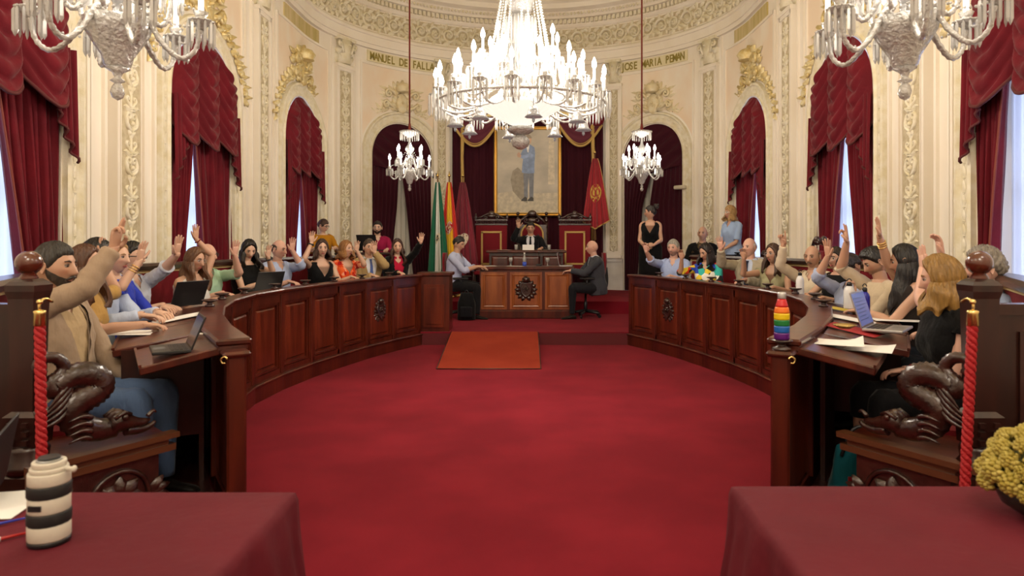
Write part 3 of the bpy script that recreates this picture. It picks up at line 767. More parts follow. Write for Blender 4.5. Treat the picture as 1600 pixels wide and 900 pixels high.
    g = G(); g.lathe([(.03, 1.33), (.035, 1.345)]+[(.050*math.sin(b), 1.405-.050*math.cos(b)) for b in np.linspace(.5, PI-.02, 12)], 20); obj('ball_finial', g, mat('polished_mahogany', (.09, .018, .008), .18, coat=.8), t, (.012*side, .02, 0))
    g = G(); g.box(.06*side if side > 0 else -1.7, 1.7 if side > 0 else -.06, -.02, .02, .0, 1.22); g.box(.06*side if side > 0 else -1.7, 1.7 if side > 0 else -.06, -.035, .035, 1.19, 1.235)
    for k in range(3):
        x = side*(.38+.55*k); g.box(x-.2, x+.2, -.032, -.02, .2, 1.12); g.box(x-.15, x+.15, -.04, -.03, .26, 1.06)
    obj('partition_panel', g, WOODD, t, (0, .05, 0))
    # twisted rope on its brass hook
    rt = at(62 if side < 0 else 1520, 486, 2.66); rb = at(66 if side < 0 else 1507, 742, 2.66); rb.z = .50
    r_ = thing('twisted_rope', 'thick twisted red rope hanging from a brass hook on the %s post' % nm, 'rope', rt)
    L2 = rt.z-rb.z; g = G()
    for k in range(3):
        z = np.linspace(0, 1, 110); aa = z*2*PI*9+k*2*PI/3
        g.tube(np.stack([.0095*np.cos(aa)+(rb.x-rt.x)*z, .0095*np.sin(aa), -.03-z*(L2-.03)], 1), .0115, 6)
    obj('rope', g, mat('red_rope', (.40, .006, .012), .6, bump=(150, .4)), r_)
    g = G(); g.lathe([(.018, -.06), (.022, -.055), (.020, -.01), (.022, 0), (.012, .005)], 14); g.tube(cr([(0, 0, 0), (0, .0, .03), (0, .03, .045), (0, .07, .03)], 4), .006, 6); g.ball((0, 0, .035), .012, 8)
    obj('brass_hook', g, BRASS, r_)

# ---------------------------------------------------------------- desks of the dais
t = thing('clerks_desk', 'broad mahogany desk with three panels and carved dark crest before the dais', 'desk', (0, 11.5, .18))
g = G(); g.box(-.78, .78, 0, .08, 0, .82); g.box(-.70, .70, .50, .58, 0, .82); obj('body', g, WOOD, t)
for x0, x1 in ((-.76, -.32), (-.27, .27), (.32, .76)):
    g = G(); g.box(x0, x1, -.008, .0, .15, .78); a = .035
    g.loft([[(x0+i, y, .15+i), (x1-i, y, .15+i), (x1-i, y, .78-i), (x0+i, y, .78-i)] for i, y in ((.03, -.008), (.05, -.02), (.07, -.012), (.08, -.02))], 0, True, True, False)
    obj('panel', g, mat('warm_mahogany', (.21, .055, .017), .3, vary=((10, 10, 2), (.33, .10, .03)), coat=.4), t)
g = G(); g.bevbox(-.82, .82, -.05, .68, .82, .87, .012); obj('desk_top', g, WOOD, t)
g = G(); g.bevbox(-.80, .80, -.03, .12, 0, .13, .01); obj('plinth', g, WOOD, t)
g = G(); shield(g, 1.15); o = obj('carved_crest', g, WOODD, t, (0, -.02, .48), (0, 0, PI))
t = thing('president_desk', 'raised mahogany desk of the man with the raised hand in the dark suit', 'desk', (0, 12.75, .40))
g = G(); g.box(-.70, .68, 0, .08, 0, .86); g.box(-.70, -.64, .08, .5, 0, .86); g.box(.62, .68, .08, .5, 0, .86); obj('body', g, WOODD, t)
for x0, x1 in ((-.66, -.33), (-.27, .25), (.30, .64)):
    g = G(); g.loft([[(x0+i, y, .58+i), (x1-i, y, .58+i), (x1-i, y, .80-i), (x0+i, y, .80-i)] for i, y in ((0, 0), (.02, -.025), (.04, -.03))], 0, True, True, False); g.loft([[(x0+i, y, .12+i), (x1-i, y, .12+i), (x1-i, y, .54-i), (x0+i, y, .54-i)] for i, y in ((0, 0), (.02, -.025), (.04, -.03))], 0, True, True, False)
    obj('panel', g, WOOD, t)
g = G(); g.bevbox(-.76, .74, -.06, .6, .86, .91, .012); obj('desk_top', g, WOOD, t)

# ---------------------------------------------------------------- ceremonial chairs
def throne(x, y, z, hw, H, label, arch=False):
    t = thing('ceremonial_chair', label, 'chair', (x, y, z))
    if not arch:
        g = G(); g.bevbox(-hw, hw, 0, .07, .45, H-.12, .01); obj('backrest', g, UPHOL, t)
        g = G(); w2 = hw*.60; z0, z1 = .62, H-.26
        for e in (-1, 1): g.box(e*w2-.018, e*w2+.018, -.012, .005, z0, z1)
        for zz in (z0, z1): g.box(-w2-.018, w2+.018, -.012, .005, zz-.018, zz+.018)
        obj('gold_braid', g, BRAID, t)
        g = G(); g.box(-hw-.01, hw+.01, -.01, .08, H-.12, H-.09)
        n = 18
        for k in range(n): g.tube([(-hw+(k+.5)*2*hw/n, .03, H-.09), (-hw+(k+.5)*2*hw/n, .03, H-.03)], .009, 6)
        g.box(-hw-.01, hw+.01, -.01, .08, H-.03, H)
        for e in (-1, 1):
            g.lathe([(.03, 0), (.02, .03), (.035, .06), (.02, .09), (.008, .14)], 10, 0, (e*hw, .03, H-.02))
            g.tube([(e*.15, .03, H+.01), (e*.12, .03, H+.06)]+[(e*.11+a, .03, H+.04+b) for a, _, b in spiral((0, 0), .05, 1.2, PI/2, -e, 10)], .014, 6)
            g.tube([(e*.30, .03, H+.01), (e*.22, .03, H+.035), (e*.1, .03, H+.10), (0, .03, H+.13)], .018, 6)
        g.ball((0, .03, H+.11), (.06, .03, .06), 10); g.ball((0, .03, H+.06), (.09, .03, .05), 10)
        obj('carved_cresting', g, WOODC, t)
    else:
        g = G(); g.box(-hw, hw, .01, .07, .45, H-.25); obj('back_board', g, WOODC, t)
        g = G(); pts = [(-.22, .5)]+[(-.22*math.cos(a), H-.45+.22*math.sin(a)) for a in np.linspace(0, PI, 15)]+[(.22, .5)]
        g.loft([[(a, y, b) for a, b in pts] for y in (.01, -.02)], 0, True); obj('backrest', g, UPHOL, t)
        g = G(); g.tube([(a, -.02, b) for a, b in pts], .018, 8); obj('gold_braid', g, BRAID, t)
        g = G()
        for e in (-1, 1):
            g.tube([(e*hw, .04, 0), (e*hw, .04, H-.2)], [.03, .03], 8)
            for k in range(9): g.ball((e*hw, .04, .6+k*.13), .038, 8)
            g.lathe([(.03, 0), (.045, .04), (.02, .07), (.03, .09), (.005, .12)], 10, 0, (e*hw, .04, H-.2))
            g.tube([(e*hw, .04, H-.24), (e*.2, .04, H-.14), (e*.08, .04, H-.04)], .026, 8)
            g.tube([(e*.12+a, .04, H-.16+b) for a, _, b in spiral((0, 0), .06, 1.3, 0, e, 14)], .014, 6)
        g.ball((0, .04, H-.02), (.09, .03, .07), 12); g.ball((0, .02, H-.16), (.10, .03, .06), 12)
        obj('carved_frame', g, WOODC, t)
    g = G(); g.bevbox(-hw, hw, -.5, 0, .42, .50, .02); obj('seat', g, UPHOL, t)
    for e in (-1, 1):
        g = G(); g.tube([(e*hw, -.45, .01), (e*hw, -.45, .68)], .022, 8); obj('leg', g, WOODC, t)
        g = G(); g.tube([(e*hw, .04, .01), (e*hw, .04, .5)], .022, 8); obj('leg', g, WOODC, t)
        g = G(); g.tube([(e*hw, .0, .70), (e*hw, -.35, .70), (e*hw, -.5, .66)], .026, 8); obj('armrest', g, WOODC, t)
throne(-.72, 13.75, .40, .315, 1.52, 'red velvet ceremonial chair with gold rectangle left of the throne')
throne(.96, 13.75, .40, .315, 1.52, 'red velvet ceremonial chair with gold rectangle right of the throne')
throne(.10, 13.9, .40, .29, 1.66, 'carved throne with arched red back behind the man raising his hand', True)

def office_chair(x, y, z, rz, label):
    t = thing('office_chair', label, 'chair', (x, y, z), rz)      # faces local +y
    g = G(); g.bevbox(-.24, .24, -.22, .24, .42, .50, .03); obj('seat', g, UPHOL, t)
    R = []
    for k in range(9):
        q = k/8; zz = .58+.52*q; yb = -.26-.06*q-.03*math.sin(q*PI); ww = .235*(1-.25*max(0, q-.6)/.4)
        R.append([(ww*math.cos(b), yb+.035*math.sin(b)*1.0-.02*math.cos(b)**2*-1, zz) for b in np.arange(14)*2*PI/14])
    g = G(); g.loft(R); obj('backrest', g, UPHOL, t)
    g = G(); g.tube(cr([(0, -.1, .42), (0, -.3, .42), (0, -.36, .6), (0, -.345, .85)], 4), .03, 8)
    g.lathe([(.03, .08), (.03, .25), (.02, .26), (.02, .42)], 12); obj('column', g, BLACKP, t)
    for e in (-1, 1):
        g = G(); g.tube(cr([(e*.20, 0, .42), (e*.29, 0, .45), (e*.30, 0, .66)], 4), .018, 8); g.bevbox(e*.30-.035, e*.30+.035, -.14, .12, .66, .695, .01); obj('armrest', g, BLACKP, t)
    for k in range(5):
        a = k*2*PI/5+.3; g = G(); g.tube([(0, 0, .11), (.28*math.cos(a), .28*math.sin(a), .075)], [.03, .018], 8); o = obj('base_arm', g, BLACKP, t)
        g = G(); g.lathe([(.028, -.012), (.03, 0), (.028, .012)], 12); obj('castor', g, BLACKP, o, (.28*math.cos(a), .28*math.sin(a), .03), (PI/2, 0, a))
    return t

office_chair(1.02, 11.72, .18, PI/2, 'red office swivel chair under the bald man in the grey suit')
office_chair(-1.08, 11.7, .18, -PI/2, 'red office swivel chair under the man in the pale blue shirt')

# ---------------------------------------------------------------- backdrop, portrait, flags
t = thing('wall_hanging', 'tall burgundy velvet hanging covering the wall behind the throne', 'curtain', (0, 15.3, .4))
g = G(); R = []
for j in range(3):
    z = j*1.98; R.append([(x, .02*math.sin(x*26)+.010*math.sin(x*61)+.03-.28*(abs(x)/1.66)**2, z) for x in np.linspace(-1.66, 1.66, 240)])
g.grid(R); obj('velvet_sheet', g, BURG, t)
for e in (-1, 1):
    g = G(); g.tube([(e*1.42, -.24, .9), (e*1.44, -.24, 3.75)], .02, 6); obj('gold_cord', g, BRAID, t)
# canopy with swags and rosettes
t = thing('canopy_swag', 'draped burgundy swags with gold fringe above the portrait', 'curtain', (0, 15.0, 3.7))
for e in (-1, 1):
    xa, xb = (1.62, .62); R = []
    for j in range(13):
        q = j/12; row = []
        for k in range(31):
            a = k/30; x = e*(xa+(xb-xa)*a); sag = math.sin(PI*a)
            row.append((x, -.15+.05*math.sin(q*22)*sag-.1*sag, .42+.10*a-.12*q-sag*(.06+.46*q)))
        R.append(row)
    g = G(); g.grid(R); o = obj('swag', g, mat('plum_velvet', (.11, .012, .03), .8, sheen=.5, bump=(30, .12)), t)
    g = G(); g.tube(R[-1], .026, 6); g.tube([(x, y, z+.05) for x, y, z in R[-1]], .010, 5); obj('gold_fringe', g, BRAID, o)
    g = G(); g.lathe([(.02, .08), (.10, .07), (.16, .03), (.165, 0), (.12, -.04)], 20, rib=.03, ribn=10); obj('rosette', g, VELVET, t, (e*1.50, -.22, .42), (PI/2, 0, 0))
    g = G(); g.tube([(e*1.40, -.2, .4), (e*1.42, -.2, -.4), (e*1.40, -.2, -1.3), (e*1.46, -.2, -2.2)], [.05, .035, .04, .03], 8); obj('gold_tail', g, BRAID, t)
g = G(); g.box(-1.5, 1.5, -.06, .05, .50, .60)
for k in range(14): leaf(g, -1.4+k*.215, .56, 0, .2, .7, .03)
obj('gilt_pelmet', g, GOLDREL, t)

t = thing('portrait', 'large gold framed full-length portrait of a standing figure in blue jacket and grey trousers', 'painting', (0, 15.12, 2.03))
PW2, PH2 = .745, 1.98
g = G()
prof = [(0, 0), (0, -.05), (.02, -.06), (.035, -.035), (.06, -.045), (.075, -.02), (.075, 0)]
R = []
for cx, cz, sx, sz in ((-1, 0, 1, 1), (1, 0, -1, 1), (1, 1, -1, -1), (-1, 1, 1, -1), (-1, 0, 1, 1)): R.append([(cx*PW2+sx*d, y, cz*PH2+sz*d) for d, y in prof])
g.loft(R, 0, False, True, False); obj('frame', g, GOLD, t)
g = G(); g.box(-PW2+.07, PW2-.07, -.012, 0, .07, PH2-.07); obj('canvas', g, mat('canvas_ground', (.60, .54, .44), .5, vary=((1.6, 1.6, 2.4), (.42, .38, .31))), t)
# the painted picture itself is flat
def flat(name, pts, m, y, par):
    g = G(); g.add([(x, y, z) for x, z in pts], [tuple(range(len(pts)))], 0, False); return obj(name, g, m, par)
pc = thing; cv = [o for o in t.children if o.name.startswith('canvas')][0]
def pm(n, c): return mat('paint_'+n, c, .5, vary=(12, tuple(min(1, v*1.35) for v in c)))
flat('painted_floor', [(-.67, .075), (.67, .075), (.67, .52), (.2, .50), (-.3, .56), (-.67, .50)], pm('floor', (.50, .44, .33)), -.0125, cv)
flat('painted_shadow', [(.0, .28), (-.16, .36), (-.33, .55), (-.38, .80), (-.33, 1.0), (-.22, 1.08), (-.10, .96), (-.06, .6)], pm('shadow', (.27, .23, .17)), -.013, cv)
flat('painted_column', [(.45, .7), (.60, .7), (.58, 1.85), (.47, 1.85)], pm('column', (.55, .48, .36)), -.013, cv)
pf = G()
def pset(sx, pts): return [(.02+x*sx, z) for x, z in pts]
flat('painted_trousers', [(-.10, 1.00), (.14, 1.00), (.13, .65), (.125, .36), (.04, .36), (.035, .70), (.02, .85), (0, .60), (.005, .40), (-.08, .42), (-.085, .70)], pm('trousers', (.16, .17, .20)), -.0135, cv)
flat('painted_jacket', [(-.13, .96), (.0, .94), (.15, .95), (.15, 1.15), (.165, 1.38), (.15, 1.52), (.06, 1.58), (-.02, 1.57), (-.10, 1.48), (-.16, 1.36), (-.10, 1.28), (-.12, 1.12)], pm('jacket', (.19, .26, .42)), -.014, cv)
flat('painted_shirt', [(-.03, 1.56), (.04, 1.57), (.02, 1.40), (-.01, 1.42)], pm('shirt', (.72, .72, .72)), -.0145, cv)
flat('painted_sleeve', [(.02, 1.30), (-.10, 1.26), (-.16, 1.29), (-.16, 1.35), (-.06, 1.35), (.06, 1.40), (.12, 1.36), (.10, 1.29)], pm('sleeve', (.25, .33, .52)), -.015, cv)
flat('painted_hands', [(-.16, 1.29), (-.22, 1.30), (-.24, 1.36), (-.20, 1.42), (-.16, 1.38), (-.14, 1.33)], pm('skin', (.55, .34, .24)), -.0155, cv)
flat('painted_head', [(.02+.065*math.cos(a), 1.68+.095*math.sin(a)) for a in np.linspace(0, 2*PI, 16)[:-1]], pm('skin', (.55, .34, .24)), -.0152, cv)
flat('painted_hair', [(.02+.07*math.cos(a), 1.71+.09*math.sin(a)) for a in np.linspace(.1, PI-.1, 10)], pm('hair', (.30, .24, .18)), -.0156, cv)
for e, x in ((-1, -.06), (1, .08)): flat('painted_shoe', [(x-.09, .33), (x+.05, .33), (x+.05, .40), (x, .43), (x-.07, .37)], pm('shoe', (.03, .025, .02)), -.0153, cv)

def flag(label, x, y, ztop, zbot, wtop, wbot, stripes, pole_z=.4, lean=0, emb=None, cat='flag', fringe=None, diag=None):
    """a flag hanging in soft folds from its pole; stripes: fractions of the width and a colour each"""
    t = thing('flag', label, cat, (x, y, pole_z))
    g = G(); g.tube([(0, 0, 0), (lean*.2, 0, ztop-pole_z+.12)], .014, 8); obj('pole', g, mat('flag_pole', (.16, .08, .03), .4), t)
    g = G(); g.lathe([(.012, 0), (.03, .02), (.03, .035), (.012, .06), (.004, .12)], 10, 0, (lean*.2, 0, ztop-pole_z+.10)); obj('finial', g, BRASS, t)
    g = G(); g.lathe([(.16, 0), (.15, .03), (.04, .06), (.03, .12)], 16); obj('foot', g, BRASS, t)
    nz, nu = 26, 48; R = []; H = ztop-zbot
    for j in range(nz+1):
        q = j/nz; ww = wtop+(wbot-wtop)*q**.8; row = []
        for k in range(nu+1):
            a = k/nu; low = (zbot-.0)+(.28*H*abs(a-(.35 if diag is None else diag))*.8)
            zz = ztop-(ztop-low)*q
            row.append((lean*.2*(1-q)+lean*q+(a-.45)*ww, -.05-.05*math.sin(a*PI*5+q)*(.3+q)-.02*math.sin(a*41), zz-pole_z))
        R.append(row)
    g = G(); mats = []; R = np.array(R)
    cuts = [0]+[int(s[0]*nu) for s in stripes]
    for i, s_ in enumerate(stripes):
        g.grid(R[:, cuts[i]:cuts[i+1]+1], i); mats.append(s_[1])
    cl = obj('cloth', g, mats, t)
    if emb:
        ex, ez, er, cols = emb
        def onflag(a, q): 
            jj = min(nz-1, max(0, q*nz)); kk = min(nu-1, max(0, a*nu)); j0, k0 = int(jj), int(kk); fj, fk = jj-j0, kk-k0
            p = (R[j0, k0]*(1-fj)+R[j0+1, k0]*fj)*(1-fk)+(R[j0, k0+1]*(1-fj)+R[j0+1, k0+1]*fj)*fk; return p+np.array((0, -.006, 0))
        def patch(n, shape, m, off):
            Rr = []
            for rr in (0.001, .35, .7, 1):
                row = []
                for b in np.linspace(0, 2*PI, 25)[:-1]:
                    dx, dz = shape(b); row.append(onflag(ex+dx*rr*er/wbot, ez+dz*rr*er/H)+np.array((0, -off, 0)))
                Rr.append(row)
            g = G(); g.loft(Rr, 0, False, True); obj(n, g, m, cl)
        for i, (nme, shp, m) in enumerate(cols): patch(nme, shp, m, .002*(i+1))
    if fringe:
        g = G(); ed = R[-1]; g.tube(ed, .016, 5); g.tube(R[:, -1], .012, 5); obj('gold_fringe', g, fringe, t)
    return t
def fm(n, c): return mat('flag_'+n, c, .8, sheen=.2)
green, white_, redf, yel, maroon, crim = fm('green', (.0, .12, .055)), fm('white', (.72, .70, .64)), fm('red', (.55, .02, .015)), fm('yellow', (.85, .55, .02)), fm('maroon', (.20, .012, .03)), fm('crimson', (.34, .015, .025))
ell = lambda a, b: (lambda t: (a*math.cos(t), b*math.sin(t)))
shp_shield = lambda t: (.75*math.cos(t)*(1-.25*max(0, math.sin(t))), .95*math.sin(t))
EM_DARK, EM_PALE, EM_GOLD = fm('dark', (.05, .03, .04)), fm('pale', (.75, .66, .50)), fm('goldthread', (.60, .40, .08))
flag('green white and green flag with a small crest, leftmost on the dais', *at(684, 420, 12.9)[:2], at(0, 285, 12.9).z, .62, .08, .40, [(.30, green), (.64, white_), (1, green)], emb=(.46, .55, .10, [('emblem', shp_shield, EM_PALE), ('emblem', ell(.35, .6), EM_DARK), ('emblem', ell(.15, .25), EM_GOLD)]))
flag('red and yellow striped flag with a crest, between the green and maroon flags', *at(702, 420, 13.1)[:2], at(0, 285, 13.1).z, .62, .08, .42, [(.27, redf), (.72, yel), (1, redf)], emb=(.45, .45, .13, [('crest', ell(.95, .75), redf), ('crest', shp_shield, EM_PALE), ('crest', ell(.4, .45), crim), ('crest', ell(.25, .2), EM_GOLD)]))
flag('plain maroon flag with a round cream emblem, beside the red and yellow flag', *at(723, 420, 13.3)[:2], at(0, 285, 13.3).z, .75, .10, .56, [(1, maroon)], emb=(.42, .62, .17, [('emblem', ell(1, .8), EM_PALE), ('emblem', ell(.55, .5), EM_DARK), ('emblem', ell(.25, .25), EM_PALE)]))
flag('crimson banner with gold coat of arms and gold fringe right of the portrait', *at(929, 420, 14.0)[:2], at(0, 248, 14.0).z, at(0, 358, 14.0).z, .10, .56, [(1, crim)], emb=(.5, .50, .20, [('crest', ell(.85, .95), EM_GOLD), ('crest', shp_shield, crim), ('crest', ell(.5, .6), EM_GOLD), ('crest', ell(.28, .35), crim)]), fringe=BRAID, diag=.45)

# small turned wooden chairs against the wall on the right and left
def small_chair(x, y, z, rz, label, top=1.0):
    t = thing('wooden_chair', label, 'chair', (x, y, z), rz)
    g = G(); g.bevbox(-.24, .24, -.22, .22, .43, .50, .02); obj('seat', g, UPHOL, t)
    for ex in (-1, 1):
        for ey in (-1, 1):
            g = G(); g.tube([(ex*.21, ey*.19, .01), (ex*.21, ey*.19, .45)], [.018, .026], 8); obj('leg', g, WOODD, t)
    g = G(); g.bevbox(-.18, .18, -.22, -.18, .58, top-.12, .015); obj('back_pad', g, UPHOL, t)
    g = G()
    for e in (-1, 1):
        g.tube([(e*.22, -.2, .45), (e*.22, -.21, top-.08)], .024, 8); g.ball((e*.10, -.21, top), (.085, .03, .06), 12); g.tube([(e*.22, -.2, top-.1), (e*.15, -.2, top), (0, -.2, top-.03)], .022, 8)
    g.box(-.2, .2, -.22, -.18, .54, .58)
    obj('back_frame', g, WOODC, t)
p = at(1262, 400, 8.3); small_chair(3.42, 8.35, .13, PI/2, 'carved wooden chair crest seen behind the bald man with moustache', 1.36)
p = at(1186, 400, 10.6); small_chair(p.x, 10.9, .4, PI/2, 'dark wooden chair against the wall behind the bald man in the beige suit', .88)
p = at(470, 400, 12.0); small_chair(p.x, 12.0, .4, -PI/2, 'red backed wooden chair next to the woman in the mustard top', 1.15)
g = G(); g.bevbox(-.14, .14, -.06, .06, -.04, .04, .02); g.tube([(0, 0, 0), (0, .25, .0)], .02, 6)
p, rz = frame(s_of_x(3.2), 2.58, .08, -1); o = obj('wall_speaker', g, mat('cream_plastic', (.66, .60, .46), .5), None, p, (0, 0, rz+PI)); tag(o, 'small cream box fixed to the wall left of the right carved pilaster', 'speaker')
g = G(); g.lathe([(.07, 0), (.07, .02), (.05, .03), (.03, .02)], 16); p, rz = frame(s_of_x(2.05), 2.9, .05, 1)
o = obj('wall_bell', g, BLACKP, None, p, (PI/2, 0, rz+PI)); tag(o, 'small round black device on the wall above the left flags', 'device')

# ---------------------------------------------------------------- red-clothed tables in the foreground
for side, nm in ((-1, 'left'), (1, 'right')):
    xe, yf, Z = (.60, 2.07, .74) if side < 0 else (.735, 2.12, .74)
    t = thing('side_table', 'wooden table hidden under the red cloth in the %s foreground' % nm, 'table', (side*1.68, 1.2, 0))
    g = G(); g.box(-.90, .90, -.85, .82, .70, .73); obj('table_top', g, WOODD, t)
    for ex in (-1, 1):
        for ey in (-1, 1):
            g = G(); g.box(ex*.85-.03, ex*.85+.03, ey*.78-.03, ey*.78+.03, 0, .70); obj('leg', g, WOODD, t)
    # the cloth: flat top, rounded rim and falling folds
    g = G(); R = []; x1, y0, y1 = 2.75, .28, yf; rad = .03; N_ = 400
    per = []
    ins = .05
    loop = [(xe, y0), (xe, y1), (x1, y1), (x1, y0)]
    def rr(off):
        pts = []; q = [(xe, y0, -1, -1), (xe, y1, -1, 1), (x1, y1, 1, 1), (x1, y0, 1, -1)]
        for i in range(4):
            a, b = q[i], q[(i+1) % 4]; n = 90
            for k in range(n):
                f = k/n; x = a[0]+(b[0]-a[0])*f; y = a[1]+(b[1]-a[1])*f; pts.append((x, y, i, f))
        return pts
    base = rr(0); cx, cy = (xe+x1)/2, (y0+y1)/2
    for s_, z, fo in ((.02, .0, 0), (.3, 0, 0), (.6, 0, 0), (.9, 0, 0), (.985, 0, 0), (1.0, -.006, 0), (1.004, -.03, .1), (1, -.12, .5), (1, -.3, .8), (1, -.5, 1), (1, -.72, 1.2)):
        row = []
        for x, y, i, f in base:
            nx_, ny_ = ((-1, 0), (0, 1), (1, 0), (0, -1))[i]
            L_ = f*(2.15 if i % 2 else 1.8); wv = .022*math.sin(L_*17+i)+.012*math.sin(L_*41+2)
            cor = max(0, 1-min(f, 1-f)*9)*.09
            e = fo*(.02+wv+.05*-z*2.2+cor*(-z))+(.004 if fo else 0)
            dz = .003*math.sin(x*9+y*4)*math.sin(y*7+x*2) if s_ < .98 else 0
            row.append(((cx+(x-cx)*s_+nx_*e+(nx_ == 0)*0)*side, cy+(y-cy)*s_+ny_*e, Z+z+dz))
        R.append(row)
    g.loft(R, 0, False, True); g.add(R[0], [tuple(range(len(R[0])))], 0)
    o = obj('tablecloth', g, CLOTH); tag(o, 'dark red cloth draped over the %s foreground table' % nm, 'tablecloth')
# ---------------------------------------------------------------- crystal chandeliers
def prism(L=.09, r=.009):
    g = G(); g.loft([[(rr*math.cos(a), rr*math.sin(a)*.7, -z) for a in (0, PI/2, PI, 3*PI/2)] for rr, z in ((.002, 0), (r, .012), (r, L*.85), (.001, L))], 0, True, True, False); g.ball((0, 0, .005), .005, 5); return g
def arm_meshes(Rr, zr, tag_, prl=.09, n=12, hub=.05, pan=.055):
    """arm curving out to radius Rr; the drip pan sits at the origin's height zr"""
    a = G(); P = cr([(hub, 0, zr-.02), (hub+.12*Rr, 0, zr+.02), (hub+.35*Rr, 0, zr-.10), (Rr*.70+hub*.3, 0, zr-.16), (Rr*.93, 0, zr-.12), (Rr, 0, zr-.02)], 6)
    k = len(P); T = np.gradient(P, axis=0); T /= np.linalg.norm(T, axis=1)[:, None]; R = []; b = np.arange(8)*2*PI/8
    for i in range(k):
        u = np.array((0, 1, 0)); v = np.cross(T[i], u); r = (.010+.0035*(i % 2))*(1.15-.3*i/k); R.append(P[i]+r*(np.cos(b)[:, None]*u+np.sin(b)[:, None]*v))
    a.loft(R)
    pn = G(); pn.lathe([(.012, -.03), (.016, -.02), (pan*.5, -.012), (pan, .006), (pan*1.02, .012), (pan*.6, .002), (.018, .0), (.022, .03), (.03, .05), (.016, .052)], 16, rib=.06, ribn=8)
    ps = G(); pr = prism(prl)
    for j in range(n):
        t = j*2*PI/n; ps.merge(pr, TR(pan*math.cos(t), pan*math.sin(t), .004, t))
    cd = G(); cd.lathe([(.012, .05), (.0125, .055), (.0115, .155), (.008, .16)], 10)
    bl = G(); bl.lathe([(.009, .158), (.019, .175), (.022, .195), (.018, .22), (.009, .245), (.002, .26)], 10)
    return [(a.mesh('arm', CRYS2)), pn.mesh('drip_pan', CRYS2), ps.mesh('prism_fringe', CRYSTAL), cd.mesh('candle', CANDLE), bl.mesh('bulb', BULB)]
def arms(t, ms, Rr, zr, n, a0=0):
    for k in range(n):
        a = a0+k*2*PI/n; r = obj('arm', ms[0], None, t, (0, 0, 0), (0, 0, a))
        for m in ms[1:]:
            o = obj(m.name.split('.')[0], m, None, r, (Rr, 0, zr))
            if 'prism' in m.name: stuff(o)
def swag_beads(p, q, sag, n, r=.007):
    g = G()
    for i in range(n):
        f = (i+.5)/n; g.ball((p[0]+(q[0]-p[0])*f, p[1]+(q[1]-p[1])*f, p[2]+(q[2]-p[2])*f-sag*4*f*(1-f)), r, 5)
    return g
def small_chandelier(x, y, zb, S, label, power, near=False):
    t = thing('crystal_chandelier', label, 'chandelier', (x, y, zb)); t.scale = (S, S, S)
    g = G(); g.lathe([(.0, .0), (.02, .012), (.028, .035), (.022, .06), (.012, .075), (.03, .085), (.012, .10), (.02, .12), (.05, .14)], 14, rib=.05, ribn=7); obj('pendant', g, CRYS2, t)
    g = G(); g.lathe([(.02, .13), (.05, .15), (.06, .19), (.085, .23), (.12, .29), (.125, .31), (.128, .35), (.115, .352), (.11, .33), (.02, .31)], 24, rib=.03, ribn=12); obj('bowl', g, CRYS2, t)
    g = G(); g.lathe([(.02, .30), (.035, .34), (.02, .38), (.018, .42), (.04, .46), (.045, .50), (.02, .54), (.018, .60), (.05, .66), (.07, .70), (.065, .74), (.03, .78), (.02, .82), (.022, .90), (.03, .93)], 18, rib=.06, ribn=9); obj('stem', g, FROST, t)
    g = G(); g.lathe([(.02, .90), (.13, .965), (.165, .99), (.172, 1.01), (.15, 1.015), (.02, 1.02)], 24, rib=.04, ribn=12); c = obj('crown_canopy', g, CRYS2, t)
    g = G(); pr = prism(.13, .009)
    for k in range(22): a = k*2*PI/22; g.merge(pr, TR(.155*math.cos(a), .155*math.sin(a), .985, a))
    stuff(obj('prism_fringe', g, CRYSTAL, c))
    lo = arm_meshes(.33, .36, 'lo', .115, 12, .06, .052); arms(t, lo, .33, .36, 6, .26)
    up = arm_meshes(.215, .52, 'up', .10, 10, .04, .045); arms(t, up, .215, .52, 6, .26+PI/6)
    for k in range(6):
        a = .26+k*PI/3; b = a+PI/3; g = swag_beads((.33*math.cos(a), .33*math.sin(a), .36), (.33*math.cos(b), .33*math.sin(b), .36), .05, 12)
        g.merge(swag_beads((.05*math.cos(a), .05*math.sin(a), .70), (.31*math.cos(a), .31*math.sin(a), .42), .06, 14)); stuff(obj('bead_chain', g, CRYSTAL, t))
    g = G(); g.tube([(0, 0, 1.0), (0, 0, (7.6-zb)/S)], .014, 8); g.lathe([(.02, 1.01), (.028, 1.05), (.018, 1.14)], 8); obj('velvet_rod', g, mat('rod_velvet', (.16, .02, .012), .8), t)
    lamp('chandelier_light', (0, 0, .62), power, .28, parent=t)
small_chandelier(-1.96, 11.5, 2.32, 1.0, 'small crystal chandelier on a red rod in front of the left arch', 42)
small_chandelier(1.95, 11.5, 2.32, 1.0, 'small crystal chandelier on a red rod in front of the right arch', 42)
small_chandelier(-2.07, 3.6, 2.235, 1.22, 'near crystal chandelier cut off by the top edge at the left', 34)
small_chandelier(2.08, 3.6, 2.235, 1.22, 'near crystal chandelier cut off by the top edge at the right', 34)

